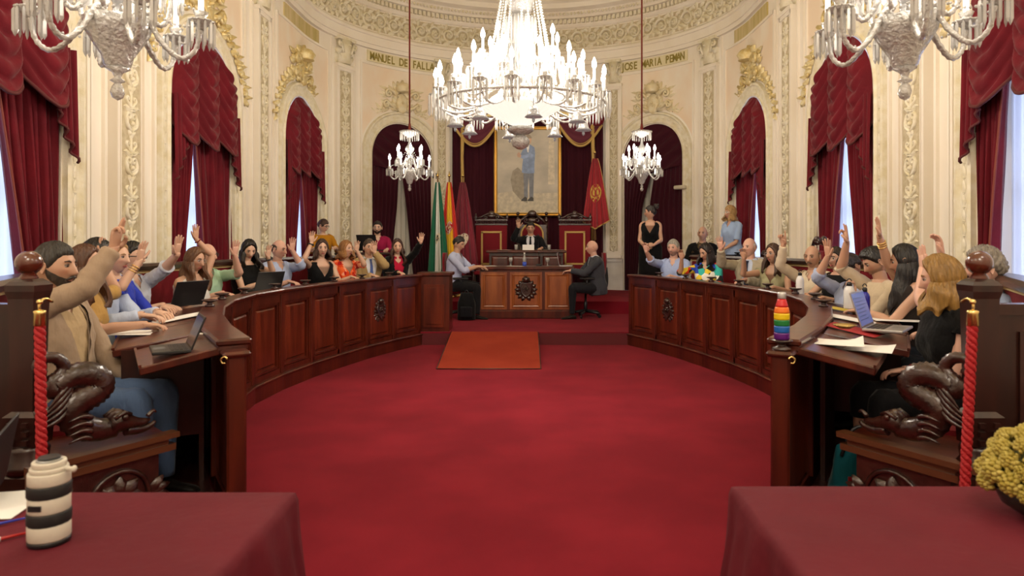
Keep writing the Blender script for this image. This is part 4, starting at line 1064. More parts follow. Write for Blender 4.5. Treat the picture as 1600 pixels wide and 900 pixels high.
# the great central chandelier
t = thing('great_chandelier', 'huge central crystal chandelier with many lit candle bulbs above the carpet', 'chandelier', (0, 6.5, 2.36))
g = G(); g.lathe([(.01, .0), (.03, .005), (.07, .03), (.085, .07), (.08, .10), (.05, .13), (.03, .14)], 24, rib=.05, ribn=12); obj('pendant_globe', g, CRYS2, t)
g = G(); g.lathe([(.03, .135), (.08, .15), (.118, .175), (.122, .20), (.10, .215), (.04, .22)], 28, rib=.05, ribn=14); obj('cut_glass_dish', g, CRYS2, t)
g = G(); g.lathe([(.03, .22), (.10, .24), (.22, .30), (.36, .385), (.40, .41), (.39, .42), (.2, .42), (.03, .42)], 96, rib=.03, ribn=24); obj('ribbed_shade', g, mat('lit_shade', (.35, .33, .30), .3, emit=(1, .92, .78), es=.8), t)
g = G(); g.lathe([(.05, .42), (.07, .5), (.05, .6), (.10, .72), (.125, .85), (.13, 1.0), (.145, 1.15), (.145, 1.24), (.10, 1.27), (.085, 1.30), (.11, 1.33), (.115, 1.5), (.11, 1.62), (.08, 1.66), (.05, 1.75), (.09, 1.85), (.12, 1.95), (.05, 2.05), (.03, 2.3)], 26, rib=.03, ribn=13); obj('column', g, FROST, t)
g = G(); pr = prism(.24, .009)
for z, r in ((1.24, .145), (1.62, .12), (.98, .135)):
    for k in range(26): a = k*2*PI/26; g.merge(pr, TR(r*math.cos(a), r*math.sin(a), z, a))
stuff(obj('column_prisms', g, CRYSTAL, t))
ring = G(); ring.tube([(.80*math.cos(a), .80*math.sin(a), .42) for a in np.linspace(0, 2*PI, 65)], .012, 6); ring.tube([(.42*math.cos(a), .42*math.sin(a), .50) for a in np.linspace(0, 2*PI, 49)], .012, 6); obj('ring', ring, CRYS2, t)
for Rr, zr, n, a0, prl in ((.80, .50, 18, .1, .20), (.60, .66, 12, .3, .20), (.36, .88, 8, .2, .18)):
    ms = arm_meshes(Rr, zr, 'a', prl, 12, .10, .062); arms(t, ms, Rr, zr, n, a0)
for k in range(8):
    a = k*2*PI/8+.2
    for q in range(2):
        a2 = a+(q-.5)*.3
        g = swag_beads((.34*math.cos(a2), .34*math.sin(a2), .62), (.05*math.cos(a), .05*math.sin(a), 1.95+.3), .06, 60, .013); stuff(obj('bead_chain', g, CRYSTAL, t))
    a = k*2*PI/8
    g = G(); g.lathe([(.012, .10), (.03, .09), (.045, .06), (.05, .03), (.078, .0), (.070, .002), (.04, .03)], 16, rib=.05, ribn=8); g.lathe([(.004, 0), (.014, -.02), (.012, -.035), (.002, -.05)], 8); g.tube([(0, 0, .1), (0, 0, .22)], .004, 5)
    obj('glass_bell', g, FROST, t, (.62*math.cos(a+.2), .62*math.sin(a+.2), .20))
for k in range(18):
    a, b = .1+k*2*PI/18, .1+(k+1)*2*PI/18
    stuff(obj('bead_chain', swag_beads((.8*math.cos(a), .8*math.sin(a), .5), (.8*math.cos(b), .8*math.sin(b), .5), .09, 14, .008), CRYSTAL, t))
for k in range(6): lamp('chandelier_light', (.62*math.cos(k*PI/3), .62*math.sin(k*PI/3), .80), 62, .12, parent=t)
g = G(); g.tube([(0, 0, 2.2), (0, 0, 5.2)], .03, 8); obj('hanging_rod', g, BRASS, t)
# ---------------------------------------------------------------- people
SKIN = mat('skin', (1, 1, 1), .5, attr=True, bump=(220, .06), sss=.08)
_cm = {}
def cloth(c, pat=None, rough=.85):
    key = (c, pat, rough)
    if key in _cm: return _cm[key]
    base = lin(c) if isinstance(c, str) else c
    m = mat('fabric_%d' % len(_cm), base, rough, bump=((13, 13, 7), .9), sheen=.1, spec=.2)
    if pat:
        nt = m.node_tree; N = nt.nodes; L = nt.links; tc = N.new('ShaderNodeTexCoord'); v = N.new('ShaderNodeTexVoronoi'); v.inputs['Scale'].default_value = pat[0]
        L.new(tc.outputs['Object'], v.inputs['Vector']); r = N.new('ShaderNodeValToRGB'); r.color_ramp.interpolation = 'CONSTANT'
        sp = N.new('ShaderNodeSeparateColor'); L.new(v.outputs['Color'], sp.inputs[0]); L.new(sp.outputs[0], r.inputs[0])
        cols = [base]+[lin(x) for x in pat[1:]]
        while len(r.color_ramp.elements) < len(cols): r.color_ramp.elements.new(.5)
        for i, cc in enumerate(cols): r.color_ramp.elements[i].position = i/len(cols); r.color_ramp.elements[i].color = (*cc, 1)
        L.new(r.outputs[0], N['Principled BSDF'].inputs['Base Color'])
    _cm[key] = m; return m
def hairmat(c):
    key = ('hair', c)
    if key in _cm: return _cm[key]
    b = lin(c); m = mat('hair_%d' % len(_cm), b, .42, bump=((90, 90, 9), .5), vary=((60, 60, 6), tuple(min(1, v*1.55+.004) for v in b)), spec=.5)
    _cm[key] = m; return m
LENS = mat('spectacle_lens', (.3, .3, .3), .1, trans=.93)

def rot_to(fwd, up=(0, 0, 1)):
    """matrix whose y axis is fwd and z axis as near up as can be"""
    f = Vector(fwd).normalized(); x = f.cross(Vector(up)).normalized(); z = x.cross(f)
    return Matrix(((x.x, f.x, z.x), (x.y, f.y, z.y), (x.z, f.z, z.z)))

def headpt(az, pol, off=0, fem=0, feat=True):
    """point on the head; az 0 is the face, pol from the crown down; local y forward"""
    sp_, cp = np.sin(pol), np.cos(pol); nx, ny, nz = sp_*np.sin(az), sp_*np.cos(az), cp
    tz = np.clip(-nz, 0, 1); up = np.clip(nz, 0, 1)
    x = (.075-.003*fem)*nx*(1-(.30+.05*fem)*tz**1.7)*(1-.05*up**2)
    y = np.where(ny > 0, .093*ny*(1-.10*tz**1.5), .103*ny*(1-.50*tz**1.3))
    z = .118*nz+np.where(nz < 0, .004*nz, 0)
    if feat:
        fw = np.clip(ny, 0, 1)**1.5
        gx = lambda c, s: np.exp(-((x-c)/s)**2)
        gz = lambda c, s: np.exp(-((z-c)/s)**2)
        ramp = np.clip((.022-z)/.052, 0, 1)*np.clip((z+.050)/.010, 0, 1)
        y = y+fw*(.025*np.exp(-(x/(.0095+.0055*ramp))**2)*ramp+.008*gx(0, .018)*gz(-.036, .010))
        y = y-fw*.011*(gx(.031, .014)+gx(-.031, .014))*gz(.006, .013)
        y = y+fw*.005*(gx(.026, .02)+gx(-.026, .02))*gz(.030, .009)
        y = y+fw*(.008*gx(0, .02)*gz(-.062, .006)+.007*gx(0, .018)*gz(-.073, .006)-.005*gx(0, .02)*gz(-.0675, .003))
        y = y+fw*.009*gx(0, .022)*gz(-.100, .016)
        y = y-fw*.006*(gx(.035, .018)+gx(-.035, .018))*gz(-.048, .02)
        x = x+np.sign(x)*.004*gz(-.012, .02)*np.clip(ny, 0, 1)
    if np.any(off):
        x = x+off*nx; y = y+off*ny; z = z+off*nz
    return np.stack([x, y, z], -1)

def hand_mesh(g, M, side, pose, s, col, fine=6):
    """M maps: z along the fingers, y out of the palm, x to the thumb"""
    def P(pts): A = np.array(M); return (np.array(pts, float)*s)@A[:3, :3].T+A[:3, 3]
    ring = lambda hw, hd, z, dx=0: [(dx+hw*math.cos(a), hd*math.sin(a), z) for a in np.arange(10)*2*PI/10]
    g.loft([P(ring(w_, d_, z, dx)) for w_, d_, z, dx in ((.026, .020, -.015, 0), (.029, .018, .005, .001), (.038, .017, .035, .003), (.042, .0155, .065, 0), (.041, .0135, .085, -.001), (.034, .010, .095, -.001))], 0, True, True, True, col)
    L = (.070, .080, .075, .058); X = (.031, .0105, -.0105, -.030)
    curl = {'open': (.10, .06, .08, .14), 'relaxed': (.45, .5, .55, .6), 'flat': (.12, .1, .12, .15), 'point': (.05, .12, 1.35, 1.4), 'one': (.05, 1.35, 1.4, 1.4), 'fist': (1.3, 1.35, 1.35, 1.35), 'pinch': (1.0, .7, .6, .6)}[pose]
    spread = .20 if pose == 'open' else .06
    for i in range(4):
        c = curl[i]; a = X[i]/.03*spread; p = np.array((X[i], 0, .088)); pts = [p-(0, 0, .02), p]; ang = 0
        for f, k in ((.45, .55), (.30, 1.0), (.25, .7)):
            ang += c*k; d = np.array((math.sin(a)*math.cos(ang), math.sin(ang), math.cos(a)*math.cos(ang))); p = p+d*L[i]*f; pts.append(p)
        g.tube(P(cr(pts, 2)), [.0095*s, .0092*s, .0088*s, .0078*s, .0055*s], fine, col=col)
    th = {'open': ((.028, .0, .012), (.052, .008, .040), (.070, .012, .066), (.078, .014, .088)), 'pinch': ((.028, .005, .012), (.045, .022, .040), (.040, .036, .066), (.032, .044, .085))}.get(pose, ((.028, .004, .012), (.045, .016, .042), (.046, .026, .068), (.042, .032, .088)))
    if pose in ('point', 'one', 'fist'): th = ((.028, .006, .012), (.040, .024, .040), (.028, .036, .062), (.010, .040, .072))
    g.tube(P(cr(th, 2)), [.015*s, .012*s, .0105*s, .007*s], fine, col=col)

SKN = {'fair': (.64, .40, .29), 'tan': (.54, .31, .21), 'pink': (.64, .37, .28), 'olive': (.46, .25, .15)}
def person(label, px, py, Y, head=-90, body=None, floor=.13, fem=0, sit=True, s=1.0, skin='fair', hair=('short', '#1d1410'), top='#b8c4da', sleeve='long', neck='round',
           under=None, tie=None, R=None, Lh=None, trousers='#20242c', glasses=None, beard=None, pitch=0, lean=4, bare_legs=False, bra=None, hero=False, htilt=0, group=None, collar=False, skirt=False, seatz=None, extra=None, roll=0):
    """px, py: where the photograph shows the middle of the head and its top; head, body: headings in degrees"""
    body = head if body is None else body
    sk = SKN[skin]; s = s*(.95 if fem else 1.0)
    hc = at(px, py, Y); hz = hc.z-.118*s                       # head centre
    hb = math.radians(body-90); Rb = Matrix.Rotation(hb, 3, 'Z'); Rbi = Rb.inverted()
    lw = math.radians(lean)
    spine = Vector((0, math.sin(lw), math.cos(lw)))
    hl = Vector((0, .035*s+.0*s, .170*s))
    zp = hz-floor-(spine.z*.50*s+hl.z)                          # pelvis above the floor
    P0 = Vector((0, 0, zp)); N = P0+spine*.50*s; H = N+hl+Vector((0, .02*math.sin(math.radians(max(0, -pitch)))*s, 0))
    rt = Vector((hc.x, hc.y, 0))-Rb@Vector((H.x, H.y, 0)); loc = Vector((rt.x, rt.y, floor))
    t = thing('person', label, 'person', loc, hb, group)
    def loc_of(wp): return Rbi@(Vector(wp)-loc)
    nr = 22 if hero else 14
    # ---- torso rings: distance along the spine, half width, half depth, forward shift
    fw_ = 1-.10*fem
    rings = [(-.13, .165, .125, .02), (-.05, .178, .130, .01), (.05, .168-.012*fem, .120, 0), (.15, .150-.022*fem, .112-.01*fem, 0), (.26, .163-.012*fem, .120, 0), (.35, .176*fw_, .124, 0), (.41, .185*fw_, .112, -.003), (.45, .175*fw_, .098, -.006), (.485, .135*fw_, .082, -.008), (.510, .085, .068, -.006), (.530, .062, .060, 0)]
    if not sit: rings = [(-.12, .165, .11, 0)]+rings[1:]
    def torso(off, t0, t1, gap=None, na=28, m=None, col=None, g=None, hem=0):
        g = g or G(); ts = sorted(set([t0, t1]+[r[0] for r in rings if t0 < r[0] < t1]+list(np.linspace(t0, t1, 12 if not hero else 24)))); R_ = []
        cl = gap is None
        tt = [r[0] for r in rings]
        for tq in ts:
            hw = np.interp(tq, tt, [r[1] for r in rings])*s+off; hd = np.interp(tq, tt, [r[2] for r in rings])*s+off; sy = np.interp(tq, tt, [r[3] for r in rings])*s
            gp = 0 if cl else gap(tq)
            a = (np.arange(na)*2*PI/na) if cl else np.linspace(gp, 2*PI-gp, na)
            ctr = P0+spine*tq*s
            bust = (.034 if fem else .008)*math.exp(-((tq-.29)/(.085 if tq > .29 else .055))**2)*s
            bx = np.exp(-((np.abs(np.sin(a))-.45)/.35)**2)*(np.cos(a) > 0)
            ca = np.cos(a); row = np.stack([ctr.x+hw*np.sign(np.sin(a))*np.abs(np.sin(a))**.85, ctr.y+sy+hd*np.sign(ca)*np.abs(ca)**.9+bust*bx*ca*spine.z, ctr.z-0*a+(-spine.y)*hd*ca*.6], -1)
            wr = .004*np.sin(a*5+tq*40)+.003*np.sin(a*9-tq*60); row[:, 0] += wr*np.sin(a)*(off > .004); row[:, 1] += wr*ca*(off > .004)
            R_.append(row)
        g.loft(R_, 0, cl, cl, True, col); return g
    g = torso(-.004, -.13, .530, col=sk)                         # ---- body: one mesh of skin
    # neck
    Hm = Matrix.Rotation(math.radians(head-body), 3, 'Z')@Matrix.Rotation(math.radians(pitch), 3, 'X')@Matrix.Rotation(math.radians(htilt), 3, 'Y')
    Hs = H
    g.tube(cr([N-spine*.05*s, N+Vector((0, .002, .03*s)), Hs+Vector((0, -.022*s, -.075*s)), Hs+Vector((0, -.02*s, -.02*s))], 4), [(.062-.008*fem)*s, (.056-.008*fem)*s, (.054-.008*fem)*s, .05*s], 14, col=sk)
    nu, nv = (64, 48) if hero else (44, 34)
    tt = np.arange(nu)*2*PI/nu; az = tt-.5*np.sin(tt); po = np.linspace(.06, PI-.10, nv)
    A, B = np.meshgrid(az, po); hp = headpt(A, B, 0, fem)*s*1.0
    HM = np.array(Hm); base = len(g.V)
    g.loft(hp@HM.T+np.array(Hs), 0, True, True, True, sk)
    hc_ = g.C[-1].reshape(nv, nu, 4); X, Yh, Z = hp[..., 0]/s, hp[..., 1]/s, hp[..., 2]/s
    lip = (np.exp(-(X/.021)**2-((Z+.067)/.009)**2)*(Yh > .04))[..., None]; lc = np.array((*((.45, .07, .06) if fem else (sk[0]*.72, sk[1]*.55, sk[2]*.55)), 1))
    hc_[:] = hc_*(1-lip*.9)+lc*lip*.9
    chk = (np.exp(-((np.abs(X)-.040)/.018)**2-((Z+.028)/.02)**2)*(Yh > .02))[..., None]; hc_[..., 1:3] *= (1-.16*chk)
    hx_ = lambda p: np.array(Hs)+HM@(np.array(p)*s); lc_ = (.40, .10, .09) if fem else tuple(v*k for v, k in zip(sk, (.74, .60, .60)))
    g.tube([hx_((-.022, .072, -.066)), hx_((-.008, .0845, -.0630)), hx_((0, .0845, -.0645)), hx_((.008, .0845, -.0630)), hx_((.022, .072, -.066))], [.0015*s, .0042*s, .0042*s, .0042*s, .0015*s], 6, col=lc_)
    g.tube([hx_((-.020, .071, -.0675)), hx_((0, .0835, -.0725)), hx_((.020, .071, -.0675))], [.0015*s, .0050*s, .0015*s], 6, col=lc_)
    if beard == 'stubble': sh = (np.clip((-Z-.035)/.02, 0, 1)*(Yh > -.0))[..., None]; hc_[..., :3] *= (1-.45*sh)
    def hl_(p): return np.array(Hs)+HM@(np.array(p)*s)
    for e in (-1, 1):       # eyes and ears belong to the body
        g.ball(hl_((e*.031, .0750, .007)), .0110*s, 8, 0, (.50, .46, .43)); g.ball(hl_((e*.031, .0825, .006)), .0072*s, 6, 0, (.05, .03, .02))
        g.tube([hl_((e*.018, .083, .010)), hl_((e*.031, .087, .0155)), hl_((e*.045, .079, .010))], .0028*s, 5, col=tuple(v*.35 for v in sk))
        R_ = [[hl_((e*(.074+o), -.008+yy*k+.0, zz*k-.005)) for yy, zz in ((.0, .032), (.016, .026), (.017, .008), (.008, -.014), (.001, -.030), (-.006, -.026), (-.012, -.005), (-.014, .018))] for k, o in ((.7, -.006), (1, .006), (1.02, .014), (.8, .012), (.45, .006))]
        g.loft(R_, 0, True, True, True, sk)
    # ---- arms by two-bone reach
    sw = (.178-.02*fem)*s; joints = {}
    for sd, tgt in ((1, R), (-1, Lh)):
        S = N+spine*(-.065*s)+Vector((sd*sw, -.005, 0)); ua, fa = .285*s, .245*s
        tgt = tgt or {}
        if 'px' in tgt:
            o = Vector((CX, CY, CZ)); d = (at(*tgt['px'], 1.0)-o); Sw = Rb@S+loc; rr = tgt.get('r', .50)*s
            a_ = d.dot(d); b_ = 2*d.dot(o-Sw); c_ = (o-Sw).dot(o-Sw)-rr*rr; D = b_*b_-4*a_*c_
            if D <= 0: k = -b_/(2*a_)
            else:
                k1, k2 = (-b_-math.sqrt(D))/(2*a_), (-b_+math.sqrt(D))/(2*a_)
                f1, f2 = [(Rbi@(o+d*k-Sw)).y for k in (k1, k2)]; k = k1 if f1 > f2 else k2
                if tgt.get('near'): k = k1
                if tgt.get('far'): k = k2
            T = loc_of(o+d*k); raised = T.z > S.z-.02; pose = tgt.get('pose', 'open' if raised else 'flat')
            T = S+(T-S)*min(1, (.60*s)/((T-S).length+1e-6)) if (T-S).length > .62*s else T
        else:
            raised = False; d = tgt.get('to', (sd*.12, .40, -.33)); T = S+Vector((d[0]-sd*sw, d[1], d[2]))*s; pose = tgt.get('pose', 'relaxed')
        if raised:
            fd = ((T-S).normalized()*.35+Vector((0, 0, 1))+Vector(tgt.get('fd', (0, 0, 0)))).normalized(); nrm = Rbi@Vector(tgt.get('palm', tuple(Rb@Vector((0, 1, 0)))))
        else:
            fd = Vector(tgt.get('fd', (-sd*.35, .9, -.12))).normalized(); nrm = Vector(tgt.get('palm', (0, .15, -1)))
        nrm = (nrm-fd*nrm.dot(fd)).normalized(); Wp = T-fd*.075*s
        D = Wp-S; dist = min(D.length, (ua+fa)*.995); Dn = D.normalized(); Wp = S+Dn*dist
        pole = Vector(tgt.get('pole', (sd*.6, .25, -.8) if raised else (sd*.55, -.35, -.8))); pole = (pole-Dn*pole.dot(Dn)).normalized()
        ca = (ua*ua+dist*dist-fa*fa)/(2*ua*dist); ca = max(-1, min(1, ca)); E = S+Dn*ua*ca+pole*ua*math.sqrt(1-ca*ca)
        thm = nrm.cross(fd)*1.0     # thumb axis: makes a right-handed frame x=y cross z
        x = nrm.cross(fd).normalized()
        # palm y=nrm, z=fd, x=y cross z; the right hand's thumb lies on -x when the palm faces y
        tx = x if sd < 0 else -x
        M = Matrix(((tx.x, nrm.x, fd.x, Wp.x), (tx.y, nrm.y, fd.y, Wp.y), (tx.z, nrm.z, fd.z, Wp.z), (0, 0, 0, 1)))
        sh_in = N+spine*(-.03*s)+Vector((sd*.09*s, 0, 0))
        pth = [sh_in, S, S+(E-S)*.5, E, E+(Wp-E)*.3, E+(Wp-E)*.75, Wp, Wp+fd*.012]
        rad = [.050, .056-.006*fem, .047-.007*fem, .041-.005*fem, .042-.006*fem, .031-.004*fem, .026-.003*fem, .025-.003*fem]
        g.tube(cr(pth, 4), [r*s for r in rad], 12, col=sk)
        g2 = G(); hand_mesh(g2, M, sd, pose, s*(.93 if fem else 1.0), sk, 8 if hero else 6); V = np.vstack(g2.V)
        g.merge(g2)
        joints[sd] = (sh_in, S, E, Wp, fd, pth, rad)
    # ---- legs
    hip = [P0+Vector((sd*.09*s, .03, -.02)) for sd in (-1, 1)]; lp = []
    for i, sd in enumerate((-1, 1)):
        if sit:
            spread_ = .115; K = Vector((sd*spread_*s, .46*s, max(zp-.02, .44)-.0)); K.z = min(zp+.03, .50*s+.02) if zp > .3 else zp
            An = Vector((sd*(spread_+.0)*s, .47*s, .09)); 
            if (K-An).length < .3: An.z = .09
        else:
            K = Vector((sd*.085*s, .03, zp*.52)); An = Vector((sd*.08*s, -.01, .09))
        pth = [hip[i]-Vector((0, .05 if sit else 0, 0)), hip[i]+(K-hip[i])*.35, hip[i]+(K-hip[i])*.85, K, K+(An-K)*.3, K+(An-K)*.75, An]
        rad = [.085, .082, .066, .060, .056, .042, .036]; lp.append((pth, rad, An))
        if bare_legs or skirt: g.tube(cr(pth, 4), [r*s*.96 for r in rad], 12, col=sk)
    obj('body', g, SKIN, t)
    if not skirt:
        g = torso(.010, -.13, .06)
        for pth, rad, An in lp:
            n_ = 6 if not bare_legs else 5
            g.tube(cr(pth[:n_+1] if not bare_legs else pth[:n_], 4), [r*s*1.10+.004 for r in (rad if not bare_legs else rad[:n_])], 14)
        obj('trousers', g, cloth(trousers), t)
    else:
        g = G(); R_ = []
        zs = (zp+.16, zp+.02, zp-.15, zp-.35, zp-.55) if not sit else (zp+.1,)
        if not sit:
            for z, w_ in zip(zs, (.155, .215, .215, .215, .225)): R_.append([(w_*s*math.cos(a), .72*w_*s*math.sin(a)+.008*math.sin(a*7), z) for a in np.arange(24)*2*PI/24])
            g.loft(R_); obj('skirt', g, cloth(trousers), t)
    for pth, rad, An in lp:
        g = G(); R_ = []
        for y, w_, h_ in ((-.07, .020, .03), (-.06, .033, .055), (-.0, .038, .075), (.06, .040, .05), (.12, .043, .038), (.165, .035, .028), (.185, .015, .015)):
            R_.append([(An.x+w_*math.cos(a), An.y+y, max(.004, h_*.5+.5*h_*1.15*math.sin(a))) for a in np.arange(10)*2*PI/10])
        g.loft(R_); obj('shoe', g, cloth('#17120f', rough=.5), t)
    # ---- shirt, jacket, dress
    gapf = {'round': None, 'v': lambda q: max(0, (q-.34)*3.6), 'vv': lambda q: max(0, (q-.29)*3.0), 'open': lambda q: max(0, (q-.44)*6.5), 'jacket': lambda q: .06+max(0, (q-.08)*1.05)}[neck]
    topend = {'round': .505, 'v': .50, 'vv': .495, 'open': .520, 'jacket': .515}[neck]
    if sleeve == 'none': topend = .487
    off = .014 if neck != 'jacket' else .026
    def sleeves(g, off, kind, mirror=True):
        for sd in (1, -1):
            sh_in, S, E, Wp, fd, pth, rad = joints[sd]; P_ = cr(pth, 4); rr = np.interp(np.linspace(0, 1, len(P_)), np.linspace(0, 1, len(rad)), rad)*s+off
            end = {'short': 12, 'half': 14, 'rolled': 17, 'long': 24, 'cap': 7}[kind]
            st = 0; PP, RR = P_[st:end], rr[st:end].copy()
            RR += .0035*np.sin(np.arange(len(RR))*2.1)*(np.arange(len(RR)) > 3)
            if kind in ('short', 'half', 'cap'): RR[-1] += .010
            if kind == 'rolled': RR[-2:] += .007
            PP = np.vstack([PP, PP[-1:]-(PP[-1]-PP[-2])*.5]); RR = np.append(RR, RR[-1]-.012)
            g.tube(PP, RR, 14)
    if under:
        g = torso(.012, -.05, .520, (lambda q: max(0, (q-.42)*5)) if not tie else None); obj('shirt', g, cloth(under), t)
        cp = N+Vector((0, .0, .012*s)); g = G(); g.loft([[(cp.x+rr*s*math.sin(a), cp.y+rr*s*.98*math.cos(a), cp.z+z+(-.028*math.cos(a) if math.cos(a) > 0 else 0)) for a in np.linspace(.25, 2*PI-.25, 20)] for rr, z in ((.070, -.012), (.064, .030), (.071, .028), (.082, -.004))], 0, False, False); obj('collar', g, cloth(under), t)
        if tie:
            g = G(); y0 = .125*s
            fwd = lambda tq, o: tuple(P0+spine*tq*s+Vector((0, np.interp(tq, [r[0] for r in rings], [r[2]+r[3] for r in rings])*s+o, 0)))
            pts = [fwd(q, .020) for q in (.505, .47, .40, .30, .20, .10)]
            g.loft([[(x-w_, y, z), (x-w_*.6, y+.006, z), (x+w_*.6, y+.006, z), (x+w_, y, z)] for (x, y, z), w_ in zip(pts, (.020, .014, .020, .026, .032, .036))], 0, False, False); obj('tie', g, cloth(tie), t)
    g = torso(off, -.06 if neck != 'jacket' else -.12, topend, gapf)
    if sleeve != 'none': sleeves(g, .011 if neck != 'jacket' else .018, sleeve)
    mt = top if not isinstance(top, str) else cloth(top)
    obj('jacket' if neck == 'jacket' else ('dress' if skirt and not sit else 'shirt'), g, mt, t)
    if neck == 'jacket':
        g = G()
        for sd in (1, -1):
            R_ = []
            for q in (.12, .2, .3, .4, .48, .52):
                gp = gapf(q); ctr = P0+spine*q*s; hw = np.interp(q, [r[0] for r in rings], [r[1] for r in rings])*s+.030; hd = np.interp(q, [r[0] for r in rings], [r[2]+r[3] for r in rings])*s+.030
                wl = .05+.28*min(1, (q-.1)/.25) if q < .45 else .2
                R_.append([(ctr.x+sd*hw*math.sin(a), ctr.y+hd*math.cos(a), ctr.z) for a in (gp-.02, gp+wl)])
            g.grid(R_)
        obj('lapel', g, mt, t)
    elif collar or neck == 'open':
        cp = N+Vector((0, .0, .010*s)); g = G(); g.loft([[(cp.x+rr*s*math.sin(a), cp.y+rr*s*.98*math.cos(a), cp.z+z+(-.030*math.cos(a)-.012 if math.cos(a) > 0 else 0)) for a in np.linspace(.38, 2*PI-.38, 20)] for rr, z in ((.074, -.016), (.066, .026), (.073, .026), (.095, -.010), (.100, -.018))], 0, False, False); obj('collar', g, mt, t)
    # ---- hair
    hk = hair[0]; hm = hairmat(hair[1]) if hk != 'bald' else None
    def hpt(a, p, o=0): return np.array(Hs)+(headpt(np.array(a), np.array(p), o, fem, False)*s)@HM.T
    dg = math.radians
    if hk in ('short', 'bob', 'long', 'bun', 'curly', 'pulled', 'quiff'):
        th = {'short': .013, 'bob': .020, 'long': .017, 'bun': .014, 'curly': .026, 'pulled': .012, 'quiff': .016}[hk]
        K_ = ([0, 35, 55, 80, 95, 130, 180], [60, 60, 70, 94, 88, 108, 118]) if not fem or hk in ('bun', 'pulled') else ([0, 30, 50, 62, 90, 130, 180], [44, 54, 70, 92, 96, 96, 96])
        if len(hair) > 2 and hair[2] == 'fringe': K_ = ([0, 30, 50, 62, 90, 130, 180], [66, 66, 76, 96, 98, 108, 112])
        if len(hair) > 2 and hair[2] == 'receding': K_ = ([0, 25, 45, 80, 95, 130, 180], [36, 28, 50, 92, 88, 108, 118])
        nu = 120 if hero else 72; a = np.linspace(-PI, PI, nu+1)[:-1]; pm_ = np.radians(np.interp(np.abs(np.degrees(a)), *K_))
        nvh = 26 if hero else 16; R_ = []
        for j in range(nvh+1):
            q = j/nvh; ed = min(1, (1-q)*5)**.5 if not (hk in ('long', 'bob') ) else np.where(np.abs(a) > 1.05, 1, min(1, (1-q)*5)**.5)
            st = .0035*np.sin(a*27+q*6)+.0025*np.sin(a*61+q*9)
            if hk == 'curly': st = .008*np.sin(a*11+q*14)*np.sin(q*26+a*3)+.004*np.sin(a*23-q*30)
            vol = th+(.022*np.exp(-(a/.8)**2)*q if hk == 'quiff' else 0)
            o = (vol+st)*ed-.004*(1-ed)
            R_.append(hpt(a, pm_*q+.02, o))
        g = G(); g.loft(R_, 0, False, True)
        if hk in ('long', 'bob'):
            Ln = (hair[3] if len(hair) > 3 else (.34 if hk == 'long' else .10))*s; wav = hair[4] if len(hair) > 4 else .006
            idx = [i for i in np.argsort(a) if abs(a[i]) > 1.0]; pos = [i for i in range(nu) if a[i] > 1.0]; neg = [i for i in range(nu) if a[i] < -1.0]; order = pos+neg
            E_ = R_[-1][order]; aa = a[order]; RR = []; nq = 26 if hero else 16
            cx_ = np.array(Hs)
            for j in range(nq+1):
                q = j/nq; p = E_.copy(); rad_ = p-cx_; rad_[:, 2] = 0; rad_ /= np.linalg.norm(rad_, axis=1)[:, None]
                fr_w = np.exp(-((np.abs(aa)-1.0)/.6)**2)
                out = .036*q**.6*s*(1+.6*fr_w*q)+wav*np.sin(q*Ln/s*34+aa*4)*min(1, q*3)+.004*np.sin(aa*27+q*5)
                if q > .85: out = out-(q-.85)*.18*(1+.5*np.sin(aa*17))
                p = p+rad_*out[:, None]; p[:, 2] -= Ln*q*(1-.10*np.sin(aa*13)*q)
                p[:, 1] += (.05*fr_w*q-.03*(1-fr_w)*q*(np.abs(aa) > 2.0))*s
                RR.append(p)
            RR = np.array(RR); inner = RR.copy(); ci = np.array(Hs); dv = inner-ci; dv[..., 2] = 0; dv /= np.linalg.norm(dv, axis=2)[..., None]; inner = inner-dv*.022*s
            g.loft(RR, 0, False, False); g.loft(inner[:, ::-1], 0, False, False)
            g.grid([RR[-1], inner[-1]]); g.grid([RR[:, 0], inner[:, 0]]); g.grid([inner[:, -1], RR[:, -1]])
        if hk == 'bun':
            c = hpt(PI, dg(48), .045); g.ball(c, (.052*s, .052*s, .050*s), 12)
            for k in range(8): g.ball(c+np.array((.03*math.cos(k*.8), .03*math.sin(k*.8), .03*math.sin(k*2.1))), .024*s, 7)
        if hk == 'pulled':
            c = hpt(PI, dg(85), .02); g.tube(cr([c, c+np.array((0, -.05, -.03)), c+np.array((0, -.06, -.16)), c+np.array((0, -.04, -.26))], 4), [.03*s, .034*s, .03*s, .008], 10)
        obj('hair', g, hm, t)
    elif hk == 'sides':
        g = G(); R_ = []; a = np.linspace(dg(78), 2*PI-dg(78), 40)
        for q in np.linspace(0, 1, 7):
            p0_ = np.interp(np.degrees(np.minimum(a, 2*PI-a)), [78, 100, 180], [72, 62, 66]); p1 = np.interp(np.degrees(np.minimum(a, 2*PI-a)), [78, 95, 130, 180], [96, 88, 110, 118])
            R_.append(hpt(a, np.radians(p0_+(p1-p0_)*q), .009*math.sin(PI*min(1, q*.9+.1))-.001))
        g.loft(R_, 0, False, False); obj('hair', g, hm, t)
    ebc = hairmat(hair[1]) if len(hair) > 1 and hk != 'bald' else hairmat('#4a3628')
    g = G()
    for e in (-1, 1): g.tube([hl_((e*.014, .0905, .024)), hl_((e*.030, .0905, .031)), hl_((e*.048, .078, .027))], [.0035*s, .004*s, .002*s], 6)
    obj('eyebrows', g, ebc, t)
